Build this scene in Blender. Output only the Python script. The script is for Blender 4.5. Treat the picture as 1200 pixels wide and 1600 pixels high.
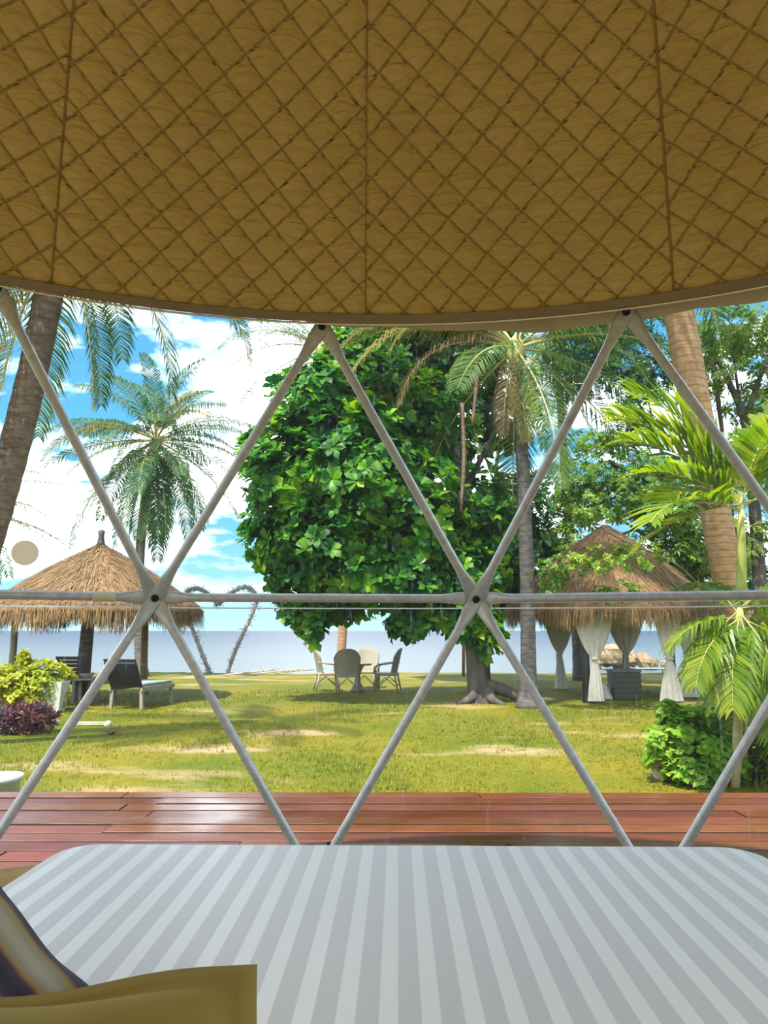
import bpy, math, random
import numpy as np
from mathutils import Vector, Matrix

for o in list(bpy.data.objects):
    bpy.data.objects.remove(o)
SC = bpy.context.scene
COL = SC.collection
PI = math.pi
def R(a): return math.radians(a)

# ------------------------------------------------------------------ camera
F = 1200.0                       # focal length in pixels of the 1200x1600 frame
CZ = 1.10                        # eye height above the dome floor
PITCH = math.atan(185.0 / F)
cp, sp = math.cos(PITCH), math.sin(PITCH)
cam_d = bpy.data.cameras.new('camera')
cam = bpy.data.objects.new('camera', cam_d); COL.objects.link(cam)
cam_d.sensor_fit = 'VERTICAL'; cam_d.sensor_height = 32.0
cam_d.lens = 32.0 * F / 1600.0
cam_d.clip_start = 0.05; cam_d.clip_end = 6000
cam.location = (0, 0, CZ); cam.rotation_euler = (PI / 2 + PITCH, 0, 0)
SC.camera = cam

# ------------------------------------------------------------------ world, sun, exposure
SUN_AZ, SUN_EL, SUN_E = -152.0, 60.0, 2.7      # azimuth from +y towards +x
SKY_STRENGTH = 1.0
SC.view_settings.view_transform = 'Standard'; SC.view_settings.look = 'None'
SC.view_settings.exposure = 1.85; SC.view_settings.gamma = 1.0
SC.view_settings.use_curve_mapping = False

w = bpy.data.worlds.new('sky'); SC.world = w; w.use_nodes = True
nt = w.node_tree; nt.nodes.clear()
def N(tree, typ, **kw):
    n = tree.nodes.new(typ)
    for k, v in kw.items(): setattr(n, k, v)
    return n
def ramp(tree, stops, interp='LINEAR'):
    n = tree.nodes.new('ShaderNodeValToRGB'); cr = n.color_ramp; cr.interpolation = interp
    while len(cr.elements) < len(stops): cr.elements.new(0.5)
    for e, (p, c) in zip(cr.elements, stops):
        e.position = p; e.color = tuple(c) + (1,) if len(c) == 3 else c
    return n
tc = N(nt, 'ShaderNodeTexCoord'); sep = N(nt, 'ShaderNodeSeparateXYZ')
nt.links.new(tc.outputs['Generated'], sep.inputs[0])
grad = ramp(nt, [(0.0, (.20, .31, .34)), (0.06, (.13, .27, .32)), (0.16, (.055, .20, .30)), (0.45, (.035, .145, .29)), (1.0, (.028, .11, .26))])
nt.links.new(sep.outputs['Z'], grad.inputs[0])
addz = N(nt, 'ShaderNodeMath', operation='ADD'); nt.links.new(sep.outputs['Z'], addz.inputs[0]); addz.inputs[1].default_value = 0.22
dv = N(nt, 'ShaderNodeVectorMath', operation='DIVIDE')
cmb = N(nt, 'ShaderNodeCombineXYZ')
for i in range(3): nt.links.new(addz.outputs[0], cmb.inputs[i])
nt.links.new(tc.outputs['Generated'], dv.inputs[0]); nt.links.new(cmb.outputs[0], dv.inputs[1])
mp = N(nt, 'ShaderNodeMapping'); mp.inputs['Location'].default_value = (3.1, 1.7, 0.0); mp.inputs['Scale'].default_value = (1, 1, .35)
nt.links.new(dv.outputs[0], mp.inputs[0])
cn = N(nt, 'ShaderNodeTexNoise'); cn.inputs['Scale'].default_value = 1.15; cn.inputs['Detail'].default_value = 8; cn.inputs['Roughness'].default_value = .58
nt.links.new(mp.outputs[0], cn.inputs['Vector'])
cr_ = ramp(nt, [(0.45, (0, 0, 0)), (0.70, (1, 1, 1))]); nt.links.new(cn.outputs[0], cr_.inputs[0])
hz = ramp(nt, [(0.03, (0, 0, 0)), (0.18, (1, 1, 1))]); nt.links.new(sep.outputs['Z'], hz.inputs[0])
mm = N(nt, 'ShaderNodeMath', operation='MULTIPLY'); nt.links.new(cr_.outputs[0], mm.inputs[0]); nt.links.new(hz.outputs[0], mm.inputs[1])
mx = N(nt, 'ShaderNodeMixRGB'); nt.links.new(mm.outputs[0], mx.inputs[0]); nt.links.new(grad.outputs[0], mx.inputs[1]); mx.inputs[2].default_value = (3.0, 2.9, 2.75, 1)
bg = N(nt, 'ShaderNodeBackground'); bg.inputs[1].default_value = SKY_STRENGTH; nt.links.new(mx.outputs[0], bg.inputs[0])
wo = N(nt, 'ShaderNodeOutputWorld'); nt.links.new(bg.outputs[0], wo.inputs[0])

sd = bpy.data.lights.new('sun', 'SUN'); sd.energy = SUN_E; sd.angle = R(1.2); sd.color = (1.0, .95, .85)
sun = bpy.data.objects.new('sun', sd); COL.objects.link(sun)
sv = Vector((math.sin(R(SUN_AZ)) * math.cos(R(SUN_EL)), math.cos(R(SUN_AZ)) * math.cos(R(SUN_EL)), math.sin(R(SUN_EL))))
sun.rotation_euler = sv.to_track_quat('Z', 'Y').to_euler(); sun.location = (-6, -8, 20)

# ------------------------------------------------------------------ placing helpers
GZ = -0.48                       # lawn level below the deck
def ray(u, v):
    up = (800 - v) / F
    return Vector(((u - 600) / F, cp - up * sp, sp + up * cp))
def W(u, v, Y):                  # the point on a sight line at distance Y along +y
    d = ray(u, v); return Vector((0, 0, CZ)) + d * (Y / d.y)
def G(u, v, z=GZ):               # where a sight line meets the ground
    d = ray(u, v); return Vector((0, 0, CZ)) + d * ((z - CZ) / d.z)

# ------------------------------------------------------------------ object helpers
def link(o, parent=None):
    COL.objects.link(o)
    if parent is not None: o.parent = parent
    return o
def tag(o, label=None, cat=None, group=None, kind=None):
    if label: o['label'] = label
    if cat: o['category'] = cat
    if group: o['group'] = group
    if kind: o['kind'] = kind
    return o
def empty(name, loc=(0, 0, 0), label=None, cat=None, group=None, rz=0, kind=None):
    o = bpy.data.objects.new(name, None); o.empty_display_size = .1
    o.location = loc; o.rotation_euler = (0, 0, rz); link(o)
    return tag(o, label, cat, group, kind)
def copy_tree(o, parent=None):
    c = o.copy(); COL.objects.link(c); c.parent = parent
    for ch in list(o.children): copy_tree(ch, c)
    return c
def frames(pts):
    pts = [Vector(p) for p in pts]; out = []; n = len(pts); prev = None
    for i in range(n):
        t = (pts[min(i + 1, n - 1)] - pts[max(i - 1, 0)]).normalized()
        if prev is None:
            a = Vector((0, 0, 1)) if abs(t.z) < .9 else Vector((1, 0, 0))
            s = t.cross(a).normalized()
        else:
            s = (prev - t * prev.dot(t)).normalized()
        prev = s; out.append((pts[i], t, s, t.cross(s)))
    return out
class MB:
    def __init__(self): self.v = []; self.f = []
    def add(self, vs, fs):
        b = len(self.v); self.v += [tuple(x) for x in vs]; self.f += [tuple(i + b for i in q) for q in fs]; return self
    def box(self, c, s, rot=None):
        c = Vector(c); h = [x / 2 for x in s]
        vs = [Vector((sx * h[0], sy * h[1], sz * h[2])) for sx in (-1, 1) for sy in (-1, 1) for sz in (-1, 1)]
        if rot is not None: vs = [rot @ p for p in vs]
        return self.add([p + c for p in vs], [(0, 1, 3, 2), (4, 6, 7, 5), (0, 4, 5, 1), (2, 3, 7, 6), (0, 2, 6, 4), (1, 5, 7, 3)])
    def bar(self, p, q, wd, th, upv=(0, 0, 1)):
        p, q = Vector(p), Vector(q); t = (q - p).normalized(); s = t.cross(Vector(upv))
        if s.length < 1e-3: s = t.cross(Vector((0, 1, 0)))
        s.normalize(); n = s.cross(t)
        vs = [e + s * (a * wd / 2) + n * (b * th / 2) for e in (p, q) for a, b in ((-1, -1), (1, -1), (1, 1), (-1, 1))]
        return self.add(vs, [(0, 3, 2, 1), (4, 5, 6, 7), (0, 1, 5, 4), (1, 2, 6, 5), (2, 3, 7, 6), (3, 0, 4, 7)])
    def tube(self, pts, rad, n=8, cap=True, fl=None):
        fr = frames(pts); m = len(fr)
        if not hasattr(rad, '__len__'): rad = [rad] * m
        vs = []
        for i, (p, t, s, b) in enumerate(fr):
            for k in range(n):
                a = 2 * PI * k / n
                vs.append(p + s * (rad[i] * math.cos(a)) + b * (rad[i] * math.sin(a)))
        fs = [(i * n + k, i * n + (k + 1) % n, (i + 1) * n + (k + 1) % n, (i + 1) * n + k) for i in range(m - 1) for k in range(n)]
        if cap: fs += [tuple(range(n - 1, -1, -1)), tuple((m - 1) * n + k for k in range(n))]
        return self.add(vs, fs)
    def lathe(self, prof, c=(0, 0, 0), n=24, jit=None):
        vs = []; m = len(prof)
        for i, (r, z) in enumerate(prof):
            for k in range(n):
                a = 2 * PI * k / n; rr = r * (1 + (jit(i, k) if jit else 0))
                vs.append((c[0] + rr * math.cos(a), c[1] + rr * math.sin(a), c[2] + z))
        fs = [(i * n + k, i * n + (k + 1) % n, (i + 1) * n + (k + 1) % n, (i + 1) * n + k) for i in range(m - 1) for k in range(n)]
        if prof[0][0] > 1e-5: fs.append(tuple(range(n - 1, -1, -1)))
        if prof[-1][0] > 1e-5: fs.append(tuple((m - 1) * n + k for k in range(n)))
        return self.add(vs, fs)
    def mesh(self, name, mat, smooth=True):
        me = bpy.data.meshes.new(name); me.from_pydata(self.v, [], self.f)
        me.materials.append(mat)
        if smooth: me.polygons.foreach_set('use_smooth', [True] * len(me.polygons))
        me.update(); return me
    def build(self, name, mat, parent=None, smooth=True, world=False):
        if world and parent is not None:
            L = parent.matrix_basis.translation if parent.parent is None else parent.parent.matrix_basis.translation
            self.v = [(x - L.x, y - L.y, z - L.z) for x, y, z in self.v]
        return link(bpy.data.objects.new(name, self.mesh(name, mat, smooth)), parent)
def np_mesh(name, V, T, mat, smooth=False):
    """V (n,3), T (m,3) triangles"""
    me = bpy.data.meshes.new(name)
    V = np.ascontiguousarray(V, dtype=np.float32); T = np.ascontiguousarray(T, dtype=np.int32)
    me.vertices.add(len(V)); me.vertices.foreach_set('co', V.ravel())
    me.loops.add(T.size); me.loops.foreach_set('vertex_index', T.ravel())
    me.polygons.add(len(T)); me.polygons.foreach_set('loop_start', np.arange(0, T.size, 3, dtype=np.int32))
    try: me.polygons.foreach_set('loop_total', np.full(len(T), 3, dtype=np.int32))
    except Exception: pass
    if smooth: me.polygons.foreach_set('use_smooth', np.ones(len(T), dtype=bool))
    me.materials.append(mat); me.update(calc_edges=True); me.validate(); return me
def scatter(variants, xf, rng):
    """variants: list of (V,T); xf: list of 4x4 -> merged arrays"""
    Vs, Ts = [], []; b = 0
    for M in xf:
        V, T = variants[rng.randrange(len(variants))]
        M = np.array(M); P = V @ M[:3, :3].T + M[:3, 3]
        Vs.append(P); Ts.append(T + b); b += len(V)
    return np.concatenate(Vs), np.concatenate(Ts)

# ------------------------------------------------------------------ materials
MATS = {}
def mat_base(name):
    m = bpy.data.materials.new(name); m.use_nodes = True; t = m.node_tree; t.nodes.clear()
    out = N(t, 'ShaderNodeOutputMaterial'); p = N(t, 'ShaderNodeBsdfPrincipled'); t.links.new(p.outputs[0], out.inputs[0])
    MATS[name] = m; return m, t, p, out
def noisy(t, c1, c2, scale=8, detail=4, stretch=(1, 1, 1), coord='Object', lo=.35, hi=.65, rand=0.0):
    tc = N(t, 'ShaderNodeTexCoord'); mp = N(t, 'ShaderNodeMapping'); mp.inputs['Scale'].default_value = stretch
    t.links.new(tc.outputs[coord], mp.inputs[0])
    n = N(t, 'ShaderNodeTexNoise'); n.inputs['Scale'].default_value = scale; n.inputs['Detail'].default_value = detail
    t.links.new(mp.outputs[0], n.inputs['Vector'])
    r = ramp(t, [(lo, c1), (hi, c2)]); t.links.new(n.outputs[0], r.inputs[0])
    return r, n, mp
def add_bump(t, p, src, strength=.3, dist=.01):
    b = N(t, 'ShaderNodeBump'); b.inputs['Strength'].default_value = strength; b.inputs['Distance'].default_value = dist
    t.links.new(src, b.inputs['Height']); t.links.new(b.outputs[0], p.inputs['Normal']); return b
def randomize(t, col_out, p, amt=.25, src='object', hue=0.0):
    if src == 'object': rn = N(t, 'ShaderNodeObjectInfo'); o = rn.outputs['Random']
    else: rn = N(t, 'ShaderNodeNewGeometry'); o = rn.outputs['Random Per Island']
    mr = N(t, 'ShaderNodeMapRange'); mr.inputs[3].default_value = 1 - amt; mr.inputs[4].default_value = 1 + amt
    t.links.new(o, mr.inputs[0])
    h = N(t, 'ShaderNodeHueSaturation'); t.links.new(mr.outputs[0], h.inputs['Value']); t.links.new(col_out, h.inputs['Color'])
    if hue:
        m2 = N(t, 'ShaderNodeMath', operation='MULTIPLY'); m2.inputs[1].default_value = 7.31; t.links.new(o, m2.inputs[0])
        fr = N(t, 'ShaderNodeMath', operation='FRACT'); t.links.new(m2.outputs[0], fr.inputs[0])
        m3 = N(t, 'ShaderNodeMapRange'); m3.inputs[3].default_value = .5 - hue; m3.inputs[4].default_value = .5 + hue
        t.links.new(fr.outputs[0], m3.inputs[0]); t.links.new(m3.outputs[0], h.inputs['Hue'])
    return h.outputs[0]
def M(name, c1, c2=None, scale=8, rough=.6, stretch=(1, 1, 1), bump=0, dist=.01, metal=0, spec=.5, rand=0, src='object', hue=0, lo=.35, hi=.65, coord='Object', detail=4):
    m, t, p, out = mat_base(name)
    p.inputs['Roughness'].default_value = rough; p.inputs['Metallic'].default_value = metal
    p.inputs['Specular IOR Level'].default_value = spec
    r, n, mp = noisy(t, c1, c2 or c1, scale, detail, stretch, coord, lo, hi)
    c = r.outputs[0]
    if rand: c = randomize(t, c, p, rand, src, hue)
    t.links.new(c, p.inputs['Base Color'])
    if bump: add_bump(t, p, n.outputs[0], bump, dist)
    return m
LK = .70
def leaf_mat(name, cols, rough=.42, trans=.35, src='island', spec=.35, amt=.3, tr_col=None, hue=.0):
    """leaves: colour from a ramp by a random value of each leaf, light shining through"""
    cols = [tuple(LK * q for q in c) for c in cols]
    m, t, p, out = mat_base(name)
    p.inputs['Roughness'].default_value = rough; p.inputs['Specular IOR Level'].default_value = spec
    g = N(t, 'ShaderNodeNewGeometry'); oi = N(t, 'ShaderNodeObjectInfo')
    tc = N(t, 'ShaderNodeTexCoord'); nz = N(t, 'ShaderNodeTexNoise'); nz.inputs['Scale'].default_value = 1.1; nz.inputs['Detail'].default_value = 2
    t.links.new(g.outputs['Position'], nz.inputs['Vector'])
    a = N(t, 'ShaderNodeMath', operation='MULTIPLY_ADD'); a.inputs[1].default_value = 1.9; t.links.new(nz.outputs[0], a.inputs[0])
    b = N(t, 'ShaderNodeMath', operation='MULTIPLY_ADD'); b.inputs[1].default_value = .6; b.inputs[2].default_value = -.78
    t.links.new(g.outputs['Random Per Island'], b.inputs[0]); t.links.new(b.outputs[0], a.inputs[2])
    k = len(cols); r = ramp(t, [(i / max(1, k - 1), c) for i, c in enumerate(cols)]); t.links.new(a.outputs[0], r.inputs[0])
    c = randomize(t, r.outputs[0], p, .15, 'object')
    t.links.new(c, p.inputs['Base Color'])
    tr = N(t, 'ShaderNodeBsdfTranslucent')
    hs = N(t, 'ShaderNodeHueSaturation'); hs.inputs['Value'].default_value = 1.5; hs.inputs['Saturation'].default_value = 1.15; hs.inputs['Hue'].default_value = .485
    t.links.new(c, hs.inputs['Color']); t.links.new(hs.outputs[0], tr.inputs[0])
    mix = N(t, 'ShaderNodeMixShader'); mix.inputs[0].default_value = trans
    t.links.new(p.outputs[0], mix.inputs[1]); t.links.new(tr.outputs[0], mix.inputs[2]); t.links.new(mix.outputs[0], out.inputs[0])
    return m

STEEL = M('steel', (.42, .42, .41), (.54, .53, .51), 30, .36, bump=.05, metal=.25, stretch=(1, 1, 1))
BOLT = M('bolt_black', (.010, .010, .012), (.02, .02, .02), 40, .35, metal=.4)
TAPE = M('tape', (.60, .53, .38), (.66, .60, .46), 40, .7)
CANVAS = M('canvas_tan', (.50, .36, .16), (.56, .41, .19), 14, .85, bump=.3, dist=.01)
HEM = M('hem_brown', (.24, .17, .09), (.29, .21, .11), 25, .6, bump=.1)
PIPING = M('hem_white', (.85, .78, .62), (.9, .84, .7), 20, .55)
def see_glow(m, fac, col):
    t = m.node_tree; out = [n for n in t.nodes if n.type == 'OUTPUT_MATERIAL'][0]; p = [n for n in t.nodes if n.type == 'BSDF_PRINCIPLED'][0]
    tl = N(t, 'ShaderNodeBsdfTranslucent'); tl.inputs[0].default_value = col + (1,); mx = N(t, 'ShaderNodeMixShader'); mx.inputs[0].default_value = fac
    t.links.new(p.outputs[0], mx.inputs[1]); t.links.new(tl.outputs[0], mx.inputs[2]); t.links.new(mx.outputs[0], out.inputs[0]); return m
COVER = see_glow(M('cover_cloth', (.46, .33, .14), (.52, .38, .17), 14, .8, bump=.3, dist=.01), .5, (.80, .62, .34))
FLOORM = M('floor_sheet', (.22, .15, .09), (.28, .2, .12), 6, .5)
WOODD = M('dark_wood', (.030, .026, .032), (.06, .05, .055), 12, .6, stretch=(1, 8, 8), bump=.3, dist=.004, rand=.25)
WOODG = M('weathered_wood', (.17, .14, .11), (.30, .26, .21), 10, .7, stretch=(1, 6, 6), bump=.4, dist=.005, rand=.2)
TRUNKP = None
WICKER = M('wicker', (.25, .225, .165), (.36, .33, .26), 60, .6, bump=.5, dist=.006)
WICKERD = M('wicker_leg', (.22, .17, .12), (.32, .26, .19), 40, .6, bump=.3)
WHITEPOT = M('white_pot', (.42, .42, .38), (.48, .48, .44), 9, .5, bump=.05)
SOIL = M('soil', (.06, .04, .025), (.12, .08, .05), 30, .95, bump=.6)
CURT = M('curtain_white', (.50, .47, .40), (.58, .55, .48), 10, .8)
ROCKT = M('rock_tan', (.20, .135, .07), (.34, .25, .15), 3, .85, bump=.6, dist=.06, rand=.15)
ROCKG = M('rock_grey', (.16, .14, .12), (.34, .29, .25), 5, .85, bump=.6, dist=.03, rand=.2)
STONEW = M('pale_stone', (.36, .32, .23), (.46, .42, .33), 8, .8, bump=.3)
BARK = M('bark', (.040, .034, .030), (.10, .085, .072), 7, .9, stretch=(1, 1, .35), bump=.8, dist=.03)
TWIG = M('twig', (.13, .12, .13), (.27, .25, .25), 20, .85, rand=.3, src='island')
STRAW = M('straw', (.17, .095, .038), (.26, .16, .07), 7, .85, rand=.40, src='island', hue=.012)
STRAWD = M('thatch_body', (.15, .085, .036), (.22, .135, .06), 16, .9, stretch=(1, 1, .3), bump=.7, dist=.03)
SANDM = M('sand', (.58, .46, .30), (.72, .61, .44), 5, .95, bump=.3)
MATTING = M('mattress_under', (.6, .6, .6), (.66, .66, .66), 10, .8)
CUSHG = M('pad_greygreen', (.20, .27, .26), (.28, .35, .33), 8, .8)
NAVY = M('back_cover_navy', (.006, .006, .018), (.016, .014, .034), 7, .55, bump=.5, dist=.02)

def palm_bark(name, c1, c2, freq=9.0):
    m, t, p, out = mat_base(name); p.inputs['Roughness'].default_value = .85
    r, n, mp = noisy(t, c1, c2, 6, 5, (1, 1, 2.2))
    tc = N(t, 'ShaderNodeTexCoord')
    wv = N(t, 'ShaderNodeTexWave'); wv.bands_direction = 'Z'; wv.inputs['Scale'].default_value = freq / 3; wv.inputs['Distortion'].default_value = 2.2; wv.inputs['Detail'].default_value = 2
    t.links.new(tc.outputs['Object'], wv.inputs['Vector'])
    rr = ramp(t, [(0.0, (.55, .55, .55)), (.25, (1, 1, 1)), (1, (1, 1, 1))]); t.links.new(wv.outputs[0], rr.inputs[0])
    mu = N(t, 'ShaderNodeMixRGB', blend_type='MULTIPLY'); mu.inputs[0].default_value = .5
    t.links.new(r.outputs[0], mu.inputs[1]); t.links.new(rr.outputs[0], mu.inputs[2]); t.links.new(mu.outputs[0], p.inputs['Base Color'])
    add_bump(t, p, rr.outputs[0], .3, .015); return m
TRUNK_BROWN = palm_bark('palm_bark_brown', (.10, .062, .042), (.19, .125, .085), 8)
TRUNK_GREY = palm_bark('palm_bark_grey', (.065, .056, .056), (.15, .13, .118), 8)
TRUNK_TAN = palm_bark('palm_bark_tan', (.235, .135, .065), (.36, .22, .115), 7)

FROND = leaf_mat('frond_green', [(.045, .115, .03), (.10, .20, .04), (.20, .28, .06)], .5, .32, spec=.15)
FROND_Y = leaf_mat('frond_yellow', [(.18, .21, .055), (.33, .31, .09), (.46, .37, .13)], .45, .45)
FROND_G = leaf_mat('frond_bluegreen', [(.04, .12, .06), (.085, .19, .07), (.17, .27, .09)], .5, .30, spec=.15)
FROND_B = leaf_mat('frond_brown', [(.13, .08, .04), (.25, .16, .08), (.33, .22, .1)], .7, .2)
RACHIS = M('frond_stalk', (.30, .28, .08), (.42, .37, .12), 12, .5)
ALMOND = leaf_mat('almond_leaf', [(.020, .10, .034), (.045, .21, .03), (.15, .42, .02), (.46, .68, .03)], .42, .40, spec=.25)
TREE_A = leaf_mat('tree_leaf_mid', [(.045, .15, .018), (.14, .29, .025), (.36, .50, .05)], .38, .38)
TREE_B = leaf_mat('tree_leaf_light', [(.06, .16, .02), (.18, .31, .035), (.36, .44, .07)], .40, .42)
TREE_D = leaf_mat('tree_leaf_dark', [(.016, .07, .024), (.04, .14, .028), (.12, .26, .04)], .36, .35)
HEDGE = leaf_mat('hedge_leaf', [(.18, .27, .012), (.36, .42, .015), (.54, .55, .03)], .42, .38)
LIME = leaf_mat('bush_leaf', [(.13, .36, .03), (.28, .52, .05), (.52, .66, .09)], .40, .38)
REDP = leaf_mat('red_leaf', [(.05, .04, .06), (.20, .06, .06), (.38, .14, .10)], .45, .25)
ARECA = leaf_mat('areca_leaf', [(.09, .22, .012), (.22, .36, .02), (.44, .50, .05)], .36, .48)
GRASS = leaf_mat('grass_blade', [(.15, .19, .008), (.24, .25, .014), (.33, .30, .035)], .55, .3)
ARECA_STEM = M('areca_stem', (.28, .33, .06), (.46, .44, .13), 9, .45)
ARECA_TRUNK = M('areca_trunk', (.30, .26, .12), (.44, .36, .19), 8, .7, stretch=(1, 1, 4), bump=.3)

# quilted lining cloth
m, t, p, out = mat_base('quilted_lining'); LINING = m
p.inputs['Roughness'].default_value = .62; p.inputs['Specular IOR Level'].default_value = .25
r, n, mp = noisy(t, (.64, .455, .155), (.72, .52, .19), 2.0, 5)
dist = []
for nm in ('quilt_a', 'quilt_b'):
    at_ = N(t, 'ShaderNodeAttribute'); at_.attribute_name = nm
    pp_ = N(t, 'ShaderNodeMath', operation='PINGPONG'); pp_.inputs[1].default_value = .5; t.links.new(at_.outputs['Fac'], pp_.inputs[0]); dist.append(pp_.outputs[0])
mn_ = N(t, 'ShaderNodeMath', operation='MINIMUM'); t.links.new(dist[0], mn_.inputs[0]); t.links.new(dist[1], mn_.inputs[1])
groove = N(t, 'ShaderNodeMapRange', interpolation_type='SMOOTHSTEP'); groove.inputs[1].default_value = 0; groove.inputs[2].default_value = .085; t.links.new(mn_.outputs[0], groove.inputs[0])
stitch_shade = ramp(t, [(.010, (1, 1, 1)), (.026, (0, 0, 0))]); t.links.new(mn_.outputs[0], stitch_shade.inputs[0])
mth = N(t, 'ShaderNodeMixRGB'); t.links.new(stitch_shade.outputs[0], mth.inputs[0]); t.links.new(r.outputs[0], mth.inputs[1]); mth.inputs[2].default_value = (.36, .24, .08, 1)   # stitch lines darkened, crease shade put into the colour
t.links.new(mth.outputs[0], p.inputs['Base Color'])
p.inputs['Sheen Weight'].default_value = .15
tc = N(t, 'ShaderNodeTexCoord'); mp2 = N(t, 'ShaderNodeMapping'); mp2.inputs['Scale'].default_value = (5, 5, 30)
t.links.new(tc.outputs['Object'], mp2.inputs[0])
n2 = N(t, 'ShaderNodeTexNoise'); n2.inputs['Scale'].default_value = 1.5; n2.inputs['Detail'].default_value = 4; n2.inputs['Distortion'].default_value = .8
t.links.new(mp2.outputs[0], n2.inputs['Vector']); b1_ = add_bump(t, p, n2.outputs[0], .8, .035)
b2_ = N(t, 'ShaderNodeBump'); b2_.inputs['Strength'].default_value = .8; b2_.inputs['Distance'].default_value = .010; t.links.new(groove.outputs[0], b2_.inputs['Height']); t.links.new(b1_.outputs[0], b2_.inputs['Normal']); t.links.new(b2_.outputs[0], p.inputs['Normal'])
see_glow(m, .10, (.55, .33, .04))

# striped sateen sheet
m, t, p, out = mat_base('striped_sheet'); SHEET = m
tc = N(t, 'ShaderNodeTexCoord'); sx = N(t, 'ShaderNodeSeparateXYZ'); t.links.new(tc.outputs['Object'], sx.inputs[0])
ma = N(t, 'ShaderNodeMath', operation='MULTIPLY_ADD'); ma.inputs[1].default_value = 1 / .0603; ma.inputs[2].default_value = 100.20
t.links.new(sx.outputs[0], ma.inputs[0])
fr = N(t, 'ShaderNodeMath', operation='FRACT'); t.links.new(ma.outputs[0], fr.inputs[0])
rs = ramp(t, [(0.0, (.66, .64, .63)), (.53, (.66, .64, .63)), (.55, (.94, .925, .90)), (.985, (.94, .925, .90)), (1.0, (.66, .64, .63))]); t.links.new(fr.outputs[0], rs.inputs[0])
t.links.new(rs.outputs[0], p.inputs['Base Color'])
rr = ramp(t, [(0.0, (.42, .42, .42)), (.53, (.42, .42, .42)), (.55, (.36, .36, .36)), (.985, (.36, .36, .36)), (1, (.42, .42, .42))]); t.links.new(fr.outputs[0], rr.inputs[0])
t.links.new(rr.outputs[0], p.inputs['Roughness']); p.inputs['Specular IOR Level'].default_value = .8; p.inputs['Sheen Weight'].default_value = .4
nz = N(t, 'ShaderNodeTexNoise'); nz.inputs['Scale'].default_value = 3; t.links.new(tc.outputs['Object'], nz.inputs['Vector']); add_bump(t, p, nz.outputs[0], .12, .03)

PILLOW = M('pillow_khaki', (.27, .19, .02), (.33, .24, .035), 5, .8, bump=.25, dist=.02)
m, t, p, out = mat_base('cushion_striped'); CUSH = m; p.inputs['Roughness'].default_value = .75
tc = N(t, 'ShaderNodeTexCoord'); wv = N(t, 'ShaderNodeTexWave'); wv.bands_direction = 'Y'; wv.inputs['Scale'].default_value = 4.6; wv.inputs['Distortion'].default_value = 1.0
t.links.new(tc.outputs['Object'], wv.inputs['Vector'])
rs = ramp(t, [(0, (.025, .012, .04)), (.3, (.05, .03, .06)), (.42, (.22, .12, .05)), (.62, (.36, .28, .09)), (.8, (.30, .30, .21)), (1, (.42, .40, .30))]); t.links.new(wv.outputs[0], rs.inputs[0]); t.links.new(rs.outputs[0], p.inputs['Base Color'])

# wet deck boards
m, t, p, out = mat_base('deck_board'); DECKM = m
r, n, mp = noisy(t, (.085, .019, .007), (.155, .042, .016), 3.2, 6, (1.2, 16, 16))
c = randomize(t, r.outputs[0], p, .28, 'object', .012); t.links.new(c, p.inputs['Base Color'])
tc = N(t, 'ShaderNodeNewGeometry'); n3 = N(t, 'ShaderNodeTexNoise'); n3.inputs['Scale'].default_value = .9; n3.inputs['Detail'].default_value = 3
t.links.new(tc.outputs['Position'], n3.inputs['Vector'])
rr = ramp(t, [(.40, (.16, .16, .16)), (.62, (.5, .5, .5))]); t.links.new(n3.outputs[0], rr.inputs[0]); t.links.new(rr.outputs[0], p.inputs['Roughness'])
add_bump(t, p, n.outputs[0], .25, .004)

# lawn
m, t, p, out = mat_base('lawn'); LAWNM = m; p.inputs['Roughness'].default_value = .9; p.inputs['Specular IOR Level'].default_value = .15
r1, n1, mp1 = noisy(t, (.092, .116, .006), (.172, .150, .010), .55, 5, (1, .6, 1), lo=.38, hi=.62)
r2, n2, mp2 = noisy(t, (.62, .62, .62), (1.25, 1.2, 1.1), 22, 5, (1, .55, 1), lo=.3, hi=.7)
mu = N(t, 'ShaderNodeMixRGB', blend_type='MULTIPLY'); mu.inputs[0].default_value = .8; t.links.new(r1.outputs[0], mu.inputs[1]); t.links.new(r2.outputs[0], mu.inputs[2])
r3, n3, mp3 = noisy(t, (0, 0, 0), (1, 1, 1), .75, 6, (.45, .9, 1), lo=.575, hi=.68)
mp3.inputs['Location'].default_value = (2.35, 4.1, 0)
mx = N(t, 'ShaderNodeMixRGB'); t.links.new(r3.outputs[0], mx.inputs[0]); t.links.new(mu.outputs[0], mx.inputs[1]); mx.inputs[2].default_value = (.32, .23, .115, 1)
t.links.new(mx.outputs[0], p.inputs['Base Color']); add_bump(t, p, n2.outputs[0], .7, .04)

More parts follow.
